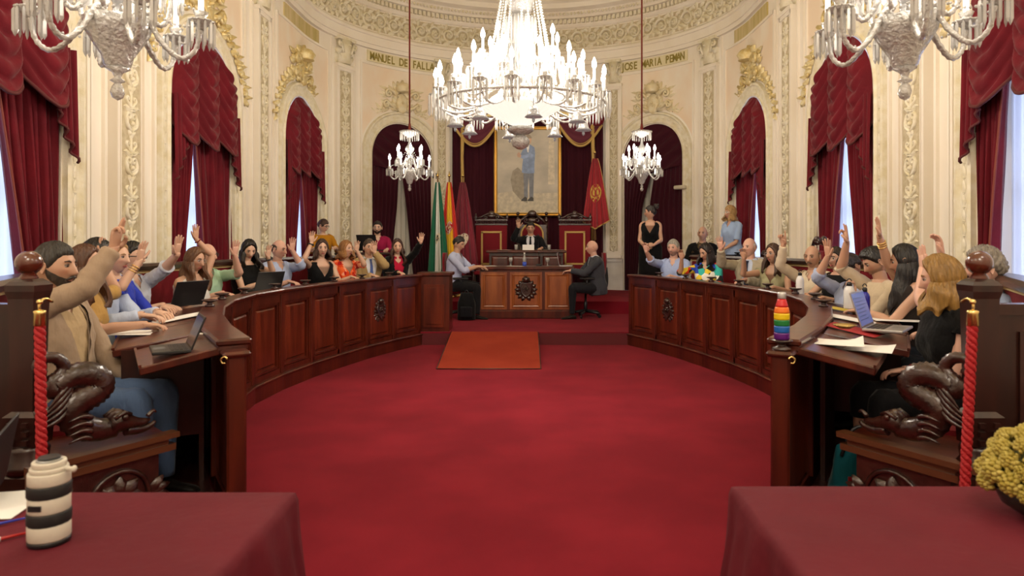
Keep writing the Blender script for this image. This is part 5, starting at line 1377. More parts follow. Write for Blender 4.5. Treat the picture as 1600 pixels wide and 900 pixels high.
    if beard and beard != 'stubble':
        g = G()
        if beard[0] in ('full', 'goatee'):
            amax = dg(92) if beard[0] == 'full' else dg(32); R_ = []
            aa = np.linspace(-amax, amax, 31)
            for q in np.linspace(0, 1, 9):
                top_ = np.radians(np.interp(np.abs(np.degrees(aa)), [0, 14, 25, 50, 92], [126, 126, 118, 112, 92])); bot = np.radians(np.interp(np.abs(np.degrees(aa)), [0, 50, 92], [168, 150, 118]))
                o = (.010+.003*np.sin(aa*40+q*9))*math.sin(PI*min(1, .12+q*.88))**.5; o = o*np.clip((amax-np.abs(aa))/.15, 0, 1)-.001
                hp_ = headpt(aa, top_+(bot-top_)*q, o, fem, True)*s; R_.append(hp_@HM.T+np.array(Hs))
            g.loft(R_, 0, False, False)
        g.tube([hl_((-.027, .077, -.064)), hl_((-.013, .090, -.055)), hl_((0, .093, -.053)), hl_((.013, .090, -.055)), hl_((.027, .077, -.064))], [.004*s, .007*s, .007*s, .007*s, .004*s], 6)
        obj('beard' if beard[0] != 'moustache' else 'moustache', g, hairmat(beard[1]), t)
    if glasses:
        g = G(); r_ = .0022*s*(1.5 if glasses != 'thin' else .7)
        for e in (-1, 1):
            g.tube([hl_((e*.032+.021*math.cos(b), .098-.006*abs(math.cos(b)) if True else 0, .004+.016*math.sin(b))) for b in np.linspace(0, 2*PI, 15)], r_, 5)
            g.tube([hl_((e*.053, .093, .008)), hl_((e*.074, .05, .008)), hl_((e*.078, -.01, .006))], r_, 5)
        g.tube([hl_((-.011, .098, .008)), hl_((.011, .098, .008))], r_, 5)
        go = obj('glasses', g, {'black': BLACKP, 'thin': SILVER, 'white': mat('pale_frame', (.8, .82, .75), .4)}[glasses], t)
        for e in (-1, 1):
            g = G(); g.add([hl_((e*.032, .0965, .004))]+[hl_((e*.032+.020*math.cos(b), .0965, .004+.015*math.sin(b))) for b in np.arange(12)*2*PI/12], [(0, i+1, (i+1) % 12+1) for i in range(12)], 0, True)
            obj('lens', g, LENS, go)
    for b_ in (bra or []):
        sd, kind = b_; sh_in, S, E, Wp, fd, pth, rad = joints[sd]; d = (Wp-E).normalized(); c = Wp-d*(.025 if kind != 'bangle' else .05); u = d.orthogonal().normalized(); v = d.cross(u)
        g = G(); n_ = 1 if kind != 'bangle' else 3
        for k in range(n_): g.tube([tuple(c-d*.018*k+(u*math.cos(q)+v*math.sin(q))*(.031*s)) for q in np.linspace(0, 2*PI, 17)], {'watch': .008, 'band': .005, 'bangle': .0045}[kind], 6)
        if kind == 'watch': g.ball(tuple(c+v*.032), (.016, .016, .016), 8)
        obj({'watch': 'wristwatch', 'band': 'bracelet', 'bangle': 'bracelet'}[kind], g, {'watch': BLACKP, 'band': cloth('#7a2a20'), 'bangle': GOLD}[kind], t)
    t['_j'] = 0; del t['_j']
    return t, joints, (P0, N, Hs, Rb, loc)

up = lambda px, py, **k: dict(px=(px, py), **k)
desk = lambda sd, x=.10, y=.46, z=-.16, **k: dict(to=(sd*x, y, z), **k)

# ---- left row, nearest first
person('bearded man in beige blazer and blue jeans nearest on the left with right arm raised', 86, 381, 3.62, head=2, body=-2, s=1.03, hair=('short', '#2b2622'), beard=('full', '#3a332e'), top='#a38d78', sleeve='long', neck='jacket', under='#b9a07c', skin='tan',
       R=up(182, 366, pose='point', near=True, r=.53, pole=(.35, .5, -.8)), Lh=desk(-1, .16, .40, -.40), trousers='#52688c', hero=True, lean=-9)
person('woman with long brown hair and tan top writing beside the man in the beige blazer', 133, 385, 4.22, head=2, body=0, fem=1, hair=('long', '#4a2c1a', '', .26), top='#b08a4e', sleeve='short', R=desk(1, .0, .52, -.16, pose='relaxed'), Lh=up(160, 388, r=.45, far=True), skin='tan')
person('dark haired person in white sleeves half hidden behind the brown haired woman on the left', 152, 374, 4.65, head=-5, fem=0, hair=('short', '#15110f'), top='#b9c6e2', R=desk(1, .05, .48, -.16), Lh=desk(-1, .1, .46, -.16))
person('woman in royal blue dress with pale sleeves and gold bangles raising her hand', 182, 379, 5.05, head=-8, fem=1, hair=('short', '#8f6c42'), top='#2f3fb4', sleeve='half', R=up(221, 392, r=.47, near=True), Lh=desk(-1, .05, .45, -.16), bra=[(1, 'bangle')])
person('man in pale grey shirt with black glasses and lanyard, arm stretched out and raised', 207, 379, 5.6, head=-10, fem=0, hair=('short', '#17120f'), top='#c3c8d8', sleeve='rolled', neck='open', R=desk(1, .05, .45, -.16), Lh=up(280, 382, r=.60, pole=(-.2, .6, -.7)), glasses='black')
person('woman in white sleeveless top with glasses and long brown hair, hand raised before the window', 305, 388, 6.6, head=-18, fem=1, hair=('long', '#5a3b25', '', .28, .012), top='#d8d4d0', sleeve='none', neck='v', Lh=up(306, 362, r=.52, far=True), R=desk(1, .04, .45, -.16), glasses='thin', bra=[(-1, 'band')], skin='tan', pitch=-10)
person('bald man in pale green polo with black glasses, left row', 324, 381, 7.2, head=-12, body=-25, hair=('sides', '#55483c'), top='#a9c9ae', sleeve='short', neck='open', collar=True, glasses='black', Lh=up(368, 388, r=.50), R=desk(1, .05, .42, -.16), skin='pink')
person('woman with long curly dark hair and black top looking down, left row', 389, 375, 7.9, head=-50, body=-25, fem=1, hair=('long', '#17100d', '', .20, .014), top='#101012', sleeve='none', pitch=-22, Lh=up(420, 392, r=.48), R=desk(1, .02, .42, -.16, pose='fist'), bra=[(-1, 'watch')], skin='fair', extra=1)
person('balding man in light blue shirt seen between two raised hands, left row', 436, 375, 8.5, head=-15, body=-35, hair=('sides', '#3c3028'), top='#a9b6d8', sleeve='rolled', neck='open', Lh=up(457, 382, r=.47), R=desk(1, .05, .42, -.16), skin='pink', pitch=-8)
person('smiling woman with dark bob in black plunging top raising her right hand', 503, 375, 9.0, head=-62, body=-50, fem=1, hair=('bob', '#35211a', '', .13), top='#0f0f12', sleeve='none', neck='vv', R=up(487, 370, r=.47), Lh=desk(-1, .05, .42, -.16), bra=[(1, 'watch')])
person('woman with reddish blonde curls in orange floral dress, left row', 541, 377, 9.45, head=-25, body=-45, fem=1, hair=('bob', '#875c33', '', .12, .014), top=cloth('#d8431c', (26, '#e8642e', '#f0a080', '#b01c1c')), sleeve='short', neck='v', Lh=up(558, 384, r=.48), R=desk(1, .05, .40, -.16), pitch=4)
person('man in tan suit jacket and white shirt hiding his face behind his raised hand', 577, 374, 9.85, head=-60, body=-55, hair=('short', '#3b2c22'), top='#a88e62', neck='jacket', under='#d5d5de', tie='#5566a0', Lh=up(585, 386, r=.42), R=desk(1, .05, .42, -.16))
person('smiling woman with long dark hair in black blazer stretching out her arm', 621, 374, 10.2, head=-75, body=-65, fem=1, hair=('long', '#33180f', '', .26, .014), top='#0e0e10', neck='jacket', under='#b01638', Lh=up(660, 369, r=.62, pole=(-.3, .3, -.8)), R=desk(1, .02, .42, -.16))
# ---- behind the left row
person('short haired woman with glasses in mustard top, sitting behind the left row', 505, 343, 12.0, head=-15, body=-60, floor=.40, fem=1, hair=('short', '#3a2418', 'fringe'), top='#b07818', sleeve='half', glasses='black', R=desk(1), Lh=desk(-1), pitch=-12)
person('bearded man with glasses in magenta shirt behind a laptop at the back left', 590, 346, 12.5, head=-85, body=-70, floor=.40, hair=('short', '#1d1512'), beard=('full', '#2a211d'), top='#8f1440', neck='open', sleeve='long', glasses='thin', R=desk(1), Lh=desk(-1))
# ---- dais
person('man in pale blue shirt at the left end of the clerks desk', 717, 370, 11.55, head=-25, body=-12, floor=.18, hair=('short', '#1c1613'), top='#b4bcdc', sleeve='rolled', neck='open', trousers='#17171b', R=desk(1, .0, .46, -.16), Lh=desk(-1, .02, .50, -.16, pose='relaxed'), pitch=-18, skin='tan', lean=8)
person('bald man in dark grey suit at the right end of the clerks desk', 925, 376, 11.55, head=182, body=188, floor=.18, hair=('bald',), top='#3c3e46', neck='jacket', under='#c8ccdc', tie='#222633', trousers='#1b1c22', R=desk(1, .05, .48, -.16), Lh=desk(-1, .05, .50, -.16), skin='pink', lean=8, bra=[(1, 'watch')])
person('man in dark suit and tie on the throne raising his right hand', 829, 347, 13.35, head=-90, body=-92, floor=.44, hair=('short', '#1d1713'), top='#101014', neck='jacket', under='#dcdce4', tie='#15151c', pitch=-8, R=up(810, 349, r=.44), Lh=desk(-1, .2, .40, -.16), skin='tan', lean=8)
# ---- standing and seated behind the right row
person('standing woman in black dress with dark bun and folded hands, back right', 1016, 322, 12.0, head=165, body=-105, floor=.40, sit=False, fem=1, hair=('bun', '#1b1210'), top='#0c0c0e', sleeve='none', neck='vv', trousers='#0c0c0e', skirt=True, R=dict(to=(.0, .26, -.40), fd=(-.9, .3, .0), palm=(0, -1, -.2), pose='relaxed'), Lh=dict(to=(.0, .28, -.37), fd=(.9, .3, .0), palm=(0, -1, -.2), pose='relaxed'), skin='tan', lean=0)
person('stout bald man in black robe seated between the standing women at the back right', 1098, 354, 12.2, head=-120, body=-100, floor=.40, hair=('bald',), top='#0b0b0c', neck='v', under='#5a4a30', R=desk(1, .2, .3, -.4), Lh=desk(-1, .2, .3, -.4), skin='tan', s=1.08)
person('standing blonde woman with pale glasses in light blue short sleeved shirt, back right', 1141, 322, 11.4, head=-165, body=-150, floor=.40, sit=False, fem=1, hair=('bob', '#98774c', 'fringe', .12), top='#9fb6dc', sleeve='short', neck='open', trousers='#12121a', glasses='white', R=dict(to=(.02, .26, -.42), fd=(-.6, .5, -.4), pose='relaxed'), Lh=dict(to=(.0, .30, -.44), fd=(.5, .6, -.4), pose='relaxed'), lean=4, skin='tan')
# ---- right row, furthest first
person('grey haired man in light blue shirt pinching his raised fingers, far end of right row', 1052, 375, 9.8, head=-125, body=-115, hair=('short', '#8c8880'), top='#a3b2dc', sleeve='rolled', neck='open', R=up(1009, 385, r=.56, pose='pinch', pole=(.3, .2, -.8)), Lh=desk(-1, .0, .42, -.16, pose='relaxed'), skin='pink', beard='stubble')
person('dark haired woman in multicoloured patterned shirt looking down, right row', 1103, 381, 9.2, head=-150, body=-120, fem=1, hair=('long', '#1a110f', '', .16), top=cloth('#d83a20', (13, '#f0d040', '#3050c0', '#f4efe6', '#40b8b0', '#202020')), sleeve='half', neck='open', R=up(1064, 396, r=.46, pose='relaxed'), Lh=desk(-1), pitch=-20, skin='tan')
person('bald man in beige suit with dark tie, face hidden behind a raised hand', 1171, 372, 8.6, head=-145, body=-135, hair=('sides', '#a8a098'), top='#aba08c', neck='jacket', under='#b9c3da', tie='#20263c', R=up(1125, 380, r=.52), Lh=desk(-1), skin='pink')
person('woman in sage green vest with long brown hair, right row', 1208, 382, 8.0, head=-150, body=-130, fem=1, hair=('long', '#3b271c', '', .24), top='#a9a583', sleeve='cap', neck='v', R=up(1161, 395, r=.48, pose='relaxed', near=True), Lh=desk(-1), glasses='thin', skin='tan')
person('bald man with moustache in cream shirt, right row', 1269, 384, 7.3, head=-135, body=-140, hair=('sides', '#4e3c2e'), beard=('moustache', '#5e4a3a'), top='#d6c6ae', sleeve='long', neck='open', R=up(1223, 372, r=.54, pose='one'), Lh=desk(-1), skin='tan', pitch=-5)
person('woman in black top with dark hair resting her arm on the desk, right row', 1306, 387, 6.8, head=-150, body=-155, fem=1, hair=('pulled', '#241813'), top='#0e0e10', sleeve='cap', neck='round', R=desk(1, .15, .50, -.16), Lh=desk(-1, .1, .45, -.16), glasses='thin', skin='tan')
person('man in pale blue shirt with bowed dark head and one open hand raised, right row', 1328, 396, 6.2, head=-165, body=-160, hair=('quiff', '#1d1512'), top='#aab4d2', sleeve='rolled', neck='open', R=up(1293, 388, r=.50), Lh=desk(-1), pitch=-42, skin='tan')
person('man in cream shirt with faded dark hair and tattooed raised arm, chin on his fist', 1368, 387, 5.65, head=175, body=180, hair=('quiff', '#15100e'), beard='stubble', top='#c6b49a', sleeve='half', neck='round', R=up(1321, 366, r=.52, pose='point'), Lh=dict(to=(.03, .26, .03), fd=(-.2, .4, .8), palm=(0, -1, 0), pose='fist', pole=(0, .1, -1)), pitch=-26, skin='tan')
person('woman with long black hair, bare raised arm with gold bangle, writing with her other hand', 1414, 384, 5.0, head=150, body=170, fem=1, hair=('long', '#0f0a0b', '', .36), top='#2a2220', sleeve='none', R=up(1371, 350, r=.62, pose='flat', pole=(.3, .2, -.8)), Lh=desk(-1, -.05, .44, -.16, pose='pinch'), bra=[(1, 'bangle')], skin='tan', pitch=-12)
person('grey haired man in light blue shirt half hidden behind the right post, hand raised', 1537, 390, 4.45, head=172, body=175, s=1.04, hair=('curly', '#777068'), top='#8f9cb8', sleeve='long', neck='open', R=up(1468, 382, r=.5, pose='relaxed', near=True), Lh=desk(-1), skin='pink', hero=True)
person('blonde woman in black dress seated nearest on the right, one hand raised', 1470, 402, 3.72, head=150, body=178, fem=1, s=1.02, hair=('bob', '#80602f', '', .17, .012), top='#0b0b0d', sleeve='cap', neck='round', trousers='#0d0d10', bare_legs=True, R=up(1441, 402, r=.56, far=True), Lh=dict(to=(.05, .30, -.30), fd=(.3, .9, -.2), pose='relaxed', pole=(-.5, -.3, -.8)), skin='pink', bra=[(-1, 'band')], hero=True, lean=5, pitch=-10)
# ---------------------------------------------------------------- things on the desks and tables
def on(px, py, z):
    """where the photograph's pixel px, py meets the level z"""
    Y = (CZ-z)*F/(py-VY); return Vector(((px-VX)/F*Y+CX, Y, z))
def paper(label, p, rz, w_=.21, h_=.30, curl=0, tilt=0, n=1, m=WHITE, group=None):
    g = G(); R = []
    for j in range(9):
        v = j/8-.5; R.append([((u-.5)*w_, v*h_, .002+curl*(abs(v*2)**3)*(u if curl else 1)*.03+.001*math.sin(u*7+v*5)) for u in np.linspace(0, 1, 7)])
    g.grid(R); g.grid([[(x, y, z-.0015) for x, y, z in r][::-1] for r in R])
    o = obj('paper_sheet', g, m, None, p, (tilt, 0, rz)); tag(o, label, 'paper', group); return o
def laptop(label, p, rz, w_=.32, d_=.22, ang=105, body=SILVER, scr=(.10, .22, .55), es=.9, lit=True, tilt=0):
    t = thing('laptop', label, 'laptop', p, rz); t.rotation_euler[0] = tilt       # the user sits at -y
    g = G(); g.bevbox(-w_/2, w_/2, -d_, 0, 0, .016, .004); obj('base', g, body, t)
    for r in range(4):
        g = G()
        for k in range(12): g.box(-w_*.42+k*w_*.07, -w_*.42+k*w_*.07+w_*.06, -d_*.52+r*d_*.115, -d_*.52+r*d_*.115+d_*.09, .0155, .018)
        obj('key_row', g, BLACKP, t)
    g = G(); g.box(-w_*.14, w_*.14, -d_*.92, -d_*.62, .0155, .0165); obj('touchpad', g, GREYP if body is BLACKP else mat('pad', (.4, .4, .42), .3, metal=.5), t)
    M = TR(0, 0, .012)@Matrix.Rotation(math.radians(ang), 4, 'X')
    M2 = TR(0, 0, .012)@Matrix.Rotation(math.radians(180-ang), 4, 'X')
    a = math.radians(ang-90); M = Matrix.Translation((0, 0, .014))@Matrix.Rotation(-a, 4, 'X')
    g = G(); g.bevbox(-w_/2, w_/2, -.003, .004, 0, d_, .0025, 0, M); o = obj('lid', g, body, t)
    g = G(); g.box(-w_*.47, w_*.47, -.0042, -.0032, .012, d_-.012, 0, M); s_ = obj('screen', g, mat('screen_%s' % ('lit' if lit else 'off'), scr if lit else (.01, .01, .012), .2, emit=scr if lit else None, es=es), o)
    if lit:
        g = G()
        for k in range(7): g.box(-w_*.40, w_*(.1+.25*((k*37) % 5)/5), -.0050, -.0043, d_*(.80-.1*k), d_*(.815-.1*k), 0, M)
        obj('text_line', g, mat('screen_text', (.05, .10, .25), .4), s_)
    return t
def bottle(label, p, prof, mats, cat='bottle', k=20):
    t = thing('bottle', label, cat, p)
    for n, (nm, pr, m) in enumerate(mats): g = G(); g.lathe(pr, k); obj(nm, g, m, t)
    return t
def wine(label, p, s=1.0):
    t = thing('water_goblet', label, 'glass', p)
    g = G(); g.lathe([(.03*s, 0), (.028*s, .004*s), (.005*s, .01*s), (.005*s, .06*s), (.025*s, .075*s), (.036*s, .10*s), (.034*s, .14*s), (.032*s, .14*s), (.033*s, .10*s), (.0, .08*s)], 16); obj('glass_bowl', g, CRYSTAL, t)
    return t
def microphone(label, p, rz, h=.30):
    t = thing('microphone', label, 'microphone', p, rz)
    g = G(); g.bevbox(-.05, .05, -.06, .06, 0, .03, .008); obj('mic_base', g, BLACKP, t)
    g = G(); g.tube(cr([(0, .03, .03), (0, .03, h*.6), (0, -.02, h), (0, -.06, h*1.08)], 5), .0045, 6); obj('gooseneck', g, BLACKP, t)
    g = G(); g.tube([(0, -.055, h*1.07), (0, -.10, h*1.12)], [.009, .009], 8); obj('mic_head', g, BLACKP, t)

# foreground, left table
Z = .742
p = on(77, 846, Z); t = thing('telephoto_lens', 'white telephoto lens with black rubber rings standing on the left red tablecloth', 'camera lens', p)
S = .047
for nm, z0, z1, r, m in (('front_ring', 0, .012, 1.0, BLACKP), ('barrel', .012, .050, 1.0, 1), ('zoom_ring', .050, .080, 1.02, 2), ('barrel', .080, .118, .99, 1), ('focus_ring', .118, .148, 1.02, 2), ('barrel', .148, .178, .99, 1), ('collar', .178, .190, .90, 1), ('barrel', .190, .204, .80, 1), ('mount', .204, .209, .60, SILVER), ('rear_cap', .209, .214, .52, BLACKP)):
    mm = mat('lens_white', (.62, .58, .50), .4, bump=(200, .05)) if m == 1 else (mat('lens_rubber', (.010, .010, .011), .6) if m == 2 else m)
    g = G(); g.lathe([(S*r*.97, z0), (S*r, z0+.003), (S*r, z1-.003), (S*r*.97, z1)], 36, rib=(.012 if m == 2 else 0), ribn=18 if m == 2 else 0)
    obj(nm, g, mm, t)
g = G(); g.box(-.020, .012, -S-.0008, -S+.006, .092, .106); obj('switch_panel', g, BLACKP, t)
g = G(); g.tube([(S*.8, 0, .184), (S+.016, -.004, .184)], .006, 8); g.ball((S+.018, -.004, .184), (.006, .009, .009), 8); obj('collar_knob', g, MATS['lens_white'], t)
p = on(-40, 800, Z); laptop('dark laptop at the left edge of the photo on the red tablecloth', (p.x-.04, p.y+.12, Z), math.radians(-62), .30, .20, 100, BLACKP, (.10, .13, .30), .6)
paper('white sheet on the left red tablecloth at the photo edge', on(-10, 790, Z), .15, .21, .22)
for dx, c, nm in ((0, '#2436a8', 'blue'), (.03, '#b01c1c', 'red')):
    p = on(10, 818+dx*600, Z+.006); g = G(); g.tube([(-.06, -.02, 0), (.065, .03, 0)], [.0055, .0055, .0055, .002], 8); o = obj('pen', g, mat('pen_'+nm, lin(c), .3), None, (p.x+dx-.01, p.y-dx*.4, Z+.006), (0, 0, .35)); tag(o, nm+' pen lying by the paper on the left red tablecloth', 'pen')
    g = G(); g.tube([(-.062, -.021, 0), (-.02, -.004, 0)], .0062, 8); obj('pen_cap', g, mat('pen_white', (.7, .7, .7), .3), o)
# flowers, right table
p = on(1624, 806, Z); t = thing('flower_bowl', 'bunch of yellow flowers in a dark bowl on the right red tablecloth', 'flowers', p)
g = G(); g.lathe([(.04, 0), (.05, .005), (.09, .03), (.105, .065), (.10, .07), (.085, .05), (0, .03)], 24); obj('bowl', g, mat('dark_ceramic', (.02, .02, .018), .3), t)
random.seed(4); FLO = mat('yellow_petal', (.33, .25, .03), .6, vary=(60, (.52, .43, .11)), bump=(80, .3)); g = G(); blob = G()
for k in range(26): a = k*2.4; r = .014*math.sqrt(k/26)*1.0; q = k/26; blob.ball((.021*math.sqrt(q)*math.cos(a), .021*math.sqrt(q)*math.sin(a), .016*(1-q)), (.0055, .0055, .008), 5)
bm_ = blob.mesh('flower_head', FLO)
for k in range(58):
    a = k*2.399; q = (k+.5)/58; ph = math.acos(1-1.25*q); r = .125+random.uniform(-.012, .012)
    o = obj('flower_head', bm_, None, t, (r*math.sin(ph)*math.cos(a)*.95, r*math.sin(ph)*math.sin(a)*.95, .105+r*math.cos(ph)*1.0), (ph*.9*0, ph, a)); sc = random.uniform(1.0, 1.5); o.scale = (sc, sc, sc)
g = G(); g.ball((0, 0, .095), (.095, .095, .10), 16); stuff(obj('foliage', g, mat('olive_foliage', (.10, .10, .02), .8, bump=(40, .8)), t))
# right near desk
q_ = np.array(front(0, 0, 1))+np.array((-.02, -.05)); zt = 1.012
t = thing('bottle', 'rainbow striped steel bottle standing on the turned stand of the right desk end', 'bottle', (q_[0], q_[1], zt))
prof = [(.034, 0), (.037, .005), (.037, .13), (.034, .15), (.024, .185), (.019, .20)]
zz = [0, .035, .068, .098, .130, .160, .200]
for k, (nm, c) in enumerate((('purple', '#5c1a78'), ('blue', '#1c62b8'), ('green', '#1c7a3c'), ('yellow', '#e8c81a'), ('orange', '#e8741c'), ('red', '#c81e24'))):
    zs = np.linspace(zz[k], zz[k+1], 5); rs = np.interp(zs, [a[1] for a in prof], [a[0] for a in prof]); g = G(); g.lathe(list(zip(rs, zs)), 28); obj('colour_band', g, mat('band_'+nm, lin(c), .35), t, label=nm+' band of the bottle')
g = G(); g.lathe([(.020, .200), (.0205, .203), (.0205, .225), (.018, .232), (.0, .234)], 24); obj('steel_cap', g, SILVER, t)
for nm, px, py, lab, c, h, r in (('w', 1250, 463, 'white bottle with black cap in front of the bald man with moustache', (.72, .72, .74), .19, .035), ('w', 1327, 482, 'white bottle with black cap behind the silver laptop', (.72, .72, .74), .17, .04), ('b', 1351, 492, 'dark blue bottle with black loop cap beside the silver laptop', (.02, .02, .28), .16, .034)):
    p = on(px, py, .985); bm2 = mat('bottle_'+nm, c, .3)
    t = thing('bottle', lab, 'bottle', p); g = G(); g.lathe([(r*.95, 0), (r, .005), (r, h*.78), (r*.8, h*.9), (r*.45, h)], 24); obj('bottle_body', g, bm2, t)
    g = G(); g.lathe([(r*.5, h), (r*.5, h+.02), (r*.3, h+.03)], 16); g.tube([(r*.4*math.cos(a), 0, h+.035+.018*math.sin(a)) for a in np.linspace(0, PI, 9)], .004, 5); obj('cap', g, BLACKP, t)
laptop('silver laptop with lit blue screen on the right near desk', on(1356, 518, .94)+Vector((0, .0, .02)), math.radians(52), .32, .22, 108, SILVER, (.14, .25, .62), .8)
paper('upper creased white sheet on the nearest right desk flap', on(1300, 537, .955)+Vector((0, 0, .006)), 1.15, .21, .30, 1)
paper('lower wide white sheet on the nearest right desk flap', on(1340, 545, .93)+Vector((0, 0, .006)), 1.0, .24, .34, .5)
paper('white notes under the arm of the woman with black hair', on(1400, 500, .93), 1.3, .21, .30)
g = G(); g.lathe([(.03, 0), (.035, .004), (.055, .014), (.062, .02), (.058, .022), (.045, .014), (0, .010)], 24); o = obj('brass_dish', g, BRASS, None, on(1320, 513, 1.015)); tag(o, 'small brass dish on the rail behind the white sheets', 'dish')
p = Vector((1.80, 3.55, .135)); t = thing('bag', 'teal cloth bag with dark strap on the floor under the right near desk', 'bag', p)
g = G(); R = []
for j in range(9):
    q = j/8; w_ = .15*(1-.35*q**2); R.append([(w_*math.cos(a)*(1+.08*math.sin(a*3+q*4)), .09*math.sin(a)*(1-.3*q), .30*q+.02*math.sin(a*2)*q) for a in np.arange(16)*2*PI/16])
g.loft(R); obj('bag_body', g, cloth('#0d5560'), t)
g = G(); g.tube(cr([(-.1, -.05, .26), (-.05, -.07, .40), (.06, -.07, .40), (.1, -.05, .26)], 5), .010, 6); obj('strap', g, BLACKP, t)
g = G(); g.loft([[(x*k-.02, -.10-.01*(k < 1), .10+z*k) for x, z in ((-.07, -.06), (.07, -.06), (.07, .07), (-.07, .07))] for k in (1, .95)]); obj('pocket', g, cloth('#7a1018'), t)
# left near desk
laptop('black tablet keyboard open on the nearest left desk flap', Vector((-1.63, 3.47, .945)), math.radians(-58), .27, .17, 112, BLACKP, lit=False)
paper('white card on the nearest left desk flap', on(311, 522, .98), .4, .04, .06)
paper('large white sheet under the writing hand on the left', on(215, 520, .93), 1.7, .22, .30)
laptop('thin black laptop before the woman in the white top', on(292, 478, .955), math.radians(-112), .32, .21, 112, BLACKP, lit=False)
laptop('thin black laptop before the balding man in light blue', on(418, 455, .955), math.radians(-125), .32, .21, 112, BLACKP, lit=False)
# along the rows
rows = {-1: [(1.6, .22, 'notes'), (3.1, .2, 'red'), (4.0, .25, 'notes'), (4.6, .2, 'notes'), (5.0, .25, 'phone'), (5.5, .2, 'notes'), (6.1, .25, 'notes')],
        1: [(.95, .22, 'red'), (1.5, .2, 'notes'), (2.1, .25, 'yellow'), (2.8, .2, 'notes'), (3.5, .25, 'phone'), (4.1, .2, 'notes'), (4.9, .2, 'notes'), (5.6, .25, 'phone'), (6.1, .22, 'notes')]}
BES = {-1: ['near the hand of the dark blue dress woman', 'before the bald man in green polo', 'before the curly dark haired woman in black', 'before the balding man in light blue', 'beside the woman in black plunging top', 'before the woman in orange floral dress', 'before the man in tan suit'],
       1: ['behind the silver laptop', 'before the man with bowed head', 'before the woman in black top', 'before the bald man with moustache', 'before the woman in sage vest', 'before the bald man in beige suit', 'before the multicoloured shirt', 'before the grey haired man in light blue', 'at the far end of the right row']}
for side in (-1, 1):
    for (tt_, off_, kind), where in zip(rows[side], BES[side]):
        x, y = front(tt_, off_, side); m_, rz, L_ = segframe(tt_-.1, tt_+.1, side); z = .972-.158*(off_-.07)+.012
        if kind == 'phone':
            g = G(); g.bevbox(-.036, .036, -.075, .075, 0, .009, .003); o = obj('phone', g, BLACKP, None, (x, y, z), (math.radians(9), 0, rz+.3)); tag(o, 'black phone lying on the curved desk '+where, 'phone'); continue
        m = WHITE if kind == 'notes' else mat('cover_'+kind, lin('#a01820' if kind == 'red' else '#c8b040'), .6)
        o = paper(('white notes ' if kind == 'notes' else kind+' folder ')+where, (x, y, z), rz+random.uniform(-.3, .3), m=m); o.rotation_euler[0] = math.radians(9)
laptop('dark laptop lid before the bearded man at the back left', at(575, 392, 12.05), math.radians(180-20), .40, .28, 105, BLACKP, lit=False)
t = thing('side_desk', 'dark wooden desk carrying the laptop of the bearded man at the back left', 'desk', (at(575, 400, 12.1).x, 12.15, .40))
g = G(); g.bevbox(-.55, .55, -.22, .22, .84, .88, .01); obj('desk_top', g, WOODD, t)
for e in (-1, 1): g = G(); g.box(e*.5-.03, e*.5+.03, -.2, .2, 0, .84); obj('side_panel', g, WOODD, t)
zc = 1.05+.002
paper('white sheet under the hands of the man in pale blue shirt', (-.62, 11.75, zc), .2)
paper('stack of white papers at the middle of the clerks desk', (-.18, 11.62, zc), 1.4, .16, .30)
wine('left water goblet on the clerks desk', (-.27, 11.95, zc), 1.0); wine('right water goblet on the clerks desk', (.37, 11.85, zc), 1.0)
t = thing('bottle', 'clear bottle with blue label on the clerks desk', 'bottle', (-.03, 11.8, zc)); g = G(); g.lathe([(.034, 0), (.035, .02), (.035, .07)], 20); obj('blue_label', g, mat('blue_label', (.03, .08, .55), .3), t)
g = G(); g.lathe([(.034, .07), (.034, .13), (.015, .17), (.013, .21)], 20); obj('bottle_neck', g, CRYSTAL, t); g = G(); g.lathe([(.015, .21), (.015, .228), (0, .23)], 14); obj('cap', g, WHITE, t)
laptop('thin laptop of the bald man in the grey suit on the clerks desk', (.58, 11.78, zc), math.radians(84), .30, .22, 100, SILVER, lit=False)
microphone('gooseneck microphone on the clerks desk', (.22, 11.95, zc), 0, .22)
zc = 1.312
microphone('gooseneck microphone before the man on the throne', (.22, 13.05, zc), 0, .26)
paper('white papers left of the raised hand on the upper desk', (-.43, 12.95, zc), 1.3); paper('white papers at the right end of the upper desk', (.50, 12.95, zc), 1.4, .16, .40)
g = G(); g.loft([[(-.11, -.03, 0), (.11, -.03, 0), (.11, .03, 0), (-.11, .03, 0)], [(-.11, 0, .10), (.11, 0, .10), (.11, .003, .10), (-.11, .003, .10)]], 0, True, True, False); o = obj('name_card', g, WHITE, None, (.03, 12.80, zc)); tag(o, 'folded white name card before the man on the throne', 'card')
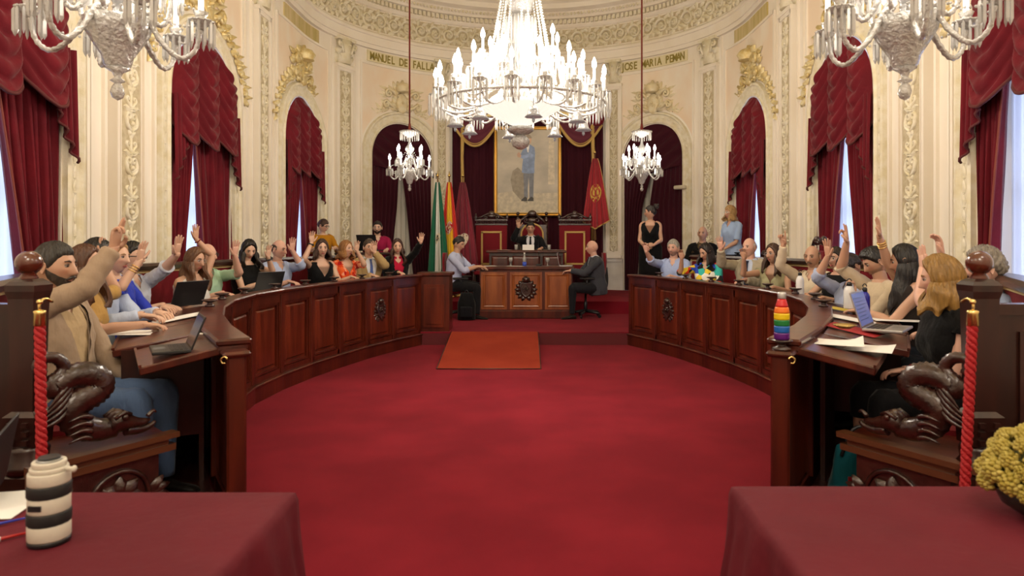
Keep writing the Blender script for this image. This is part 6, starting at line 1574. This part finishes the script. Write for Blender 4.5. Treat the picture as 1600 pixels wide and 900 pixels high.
t = thing('tumbler', 'water tumbler left of the white name card', 'glass', (-.20, 12.85, zc)); g = G(); g.lathe([(.028, 0), (.033, .10), (.031, .10), (.026, .006)], 16); obj('glass_wall', g, CRYSTAL, t)
t = thing('tumbler', 'water tumbler right of the microphone on the upper desk', 'glass', (.42, 12.85, zc)); g = G(); g.lathe([(.028, 0), (.033, .10), (.031, .10), (.026, .006)], 16); obj('glass_wall', g, CRYSTAL, t)
t = thing('backpack', 'black backpack standing on the dais left of the clerks desk', 'bag', (-.98, 11.28, .19)); g = G(); R = []
for j in range(9):
    q = j/8; w_ = .15*(1-.4*max(0, q-.6)/.4); R.append([(w_*np.sign(math.cos(a))*abs(math.cos(a))**.6, .10*(1-.5*q**3)*math.sin(a), .44*q) for a in np.arange(16)*2*PI/16])
g.loft(R); obj('bag_body', g, cloth('#0d0d10'), t); g = G(); g.bevbox(-.10, .10, -.14, -.08, .04, .22, .02); obj('pocket', g, cloth('#131318'), t)
g = G(); g.tube(cr([(-.04, 0, .43), (0, 0, .48), (.04, 0, .43)], 5), .008, 6); obj('handle', g, BLACKP, t)
# ---------------------------------------------------------------- repeats share a group
_grp = {'window_drapes': 'red velvet window drapes', 'door_drapes': 'burgundy drapes in the far arches', 'sheer_curtain': 'sheer window curtains', 'crystal_chandelier': 'small crystal chandeliers', 'curved_desk': 'curved desk rows', 'curved_bench': 'curved benches',
        'bench_end': 'carved bench ends', 'twisted_rope': 'red ropes on the bench posts', 'ceremonial_chair': 'ceremonial chairs on the dais', 'office_chair': 'office chairs at the clerks desk', 'flag': 'flags on the dais', 'wooden_chair': 'wooden chairs by the wall',
        'side_table': 'foreground tables', 'tablecloth': 'foreground tablecloths', 'laptop': 'laptops in the hall', 'bottle': 'drinking bottles', 'paper_sheet': 'papers on the desks', 'water_goblet': 'goblets on the clerks desk', 'tumbler': 'tumblers on the upper desk',
        'microphone': 'gooseneck microphones', 'phone': 'phones on the desks', 'pen': 'pens on the left tablecloth', 'person': 'people at the council session'}
for o in list(SC.objects):
    b = o.name.split('.')[0]
    if o.parent is None and 'label' in o and b in _grp: o['group'] = _grp[b]
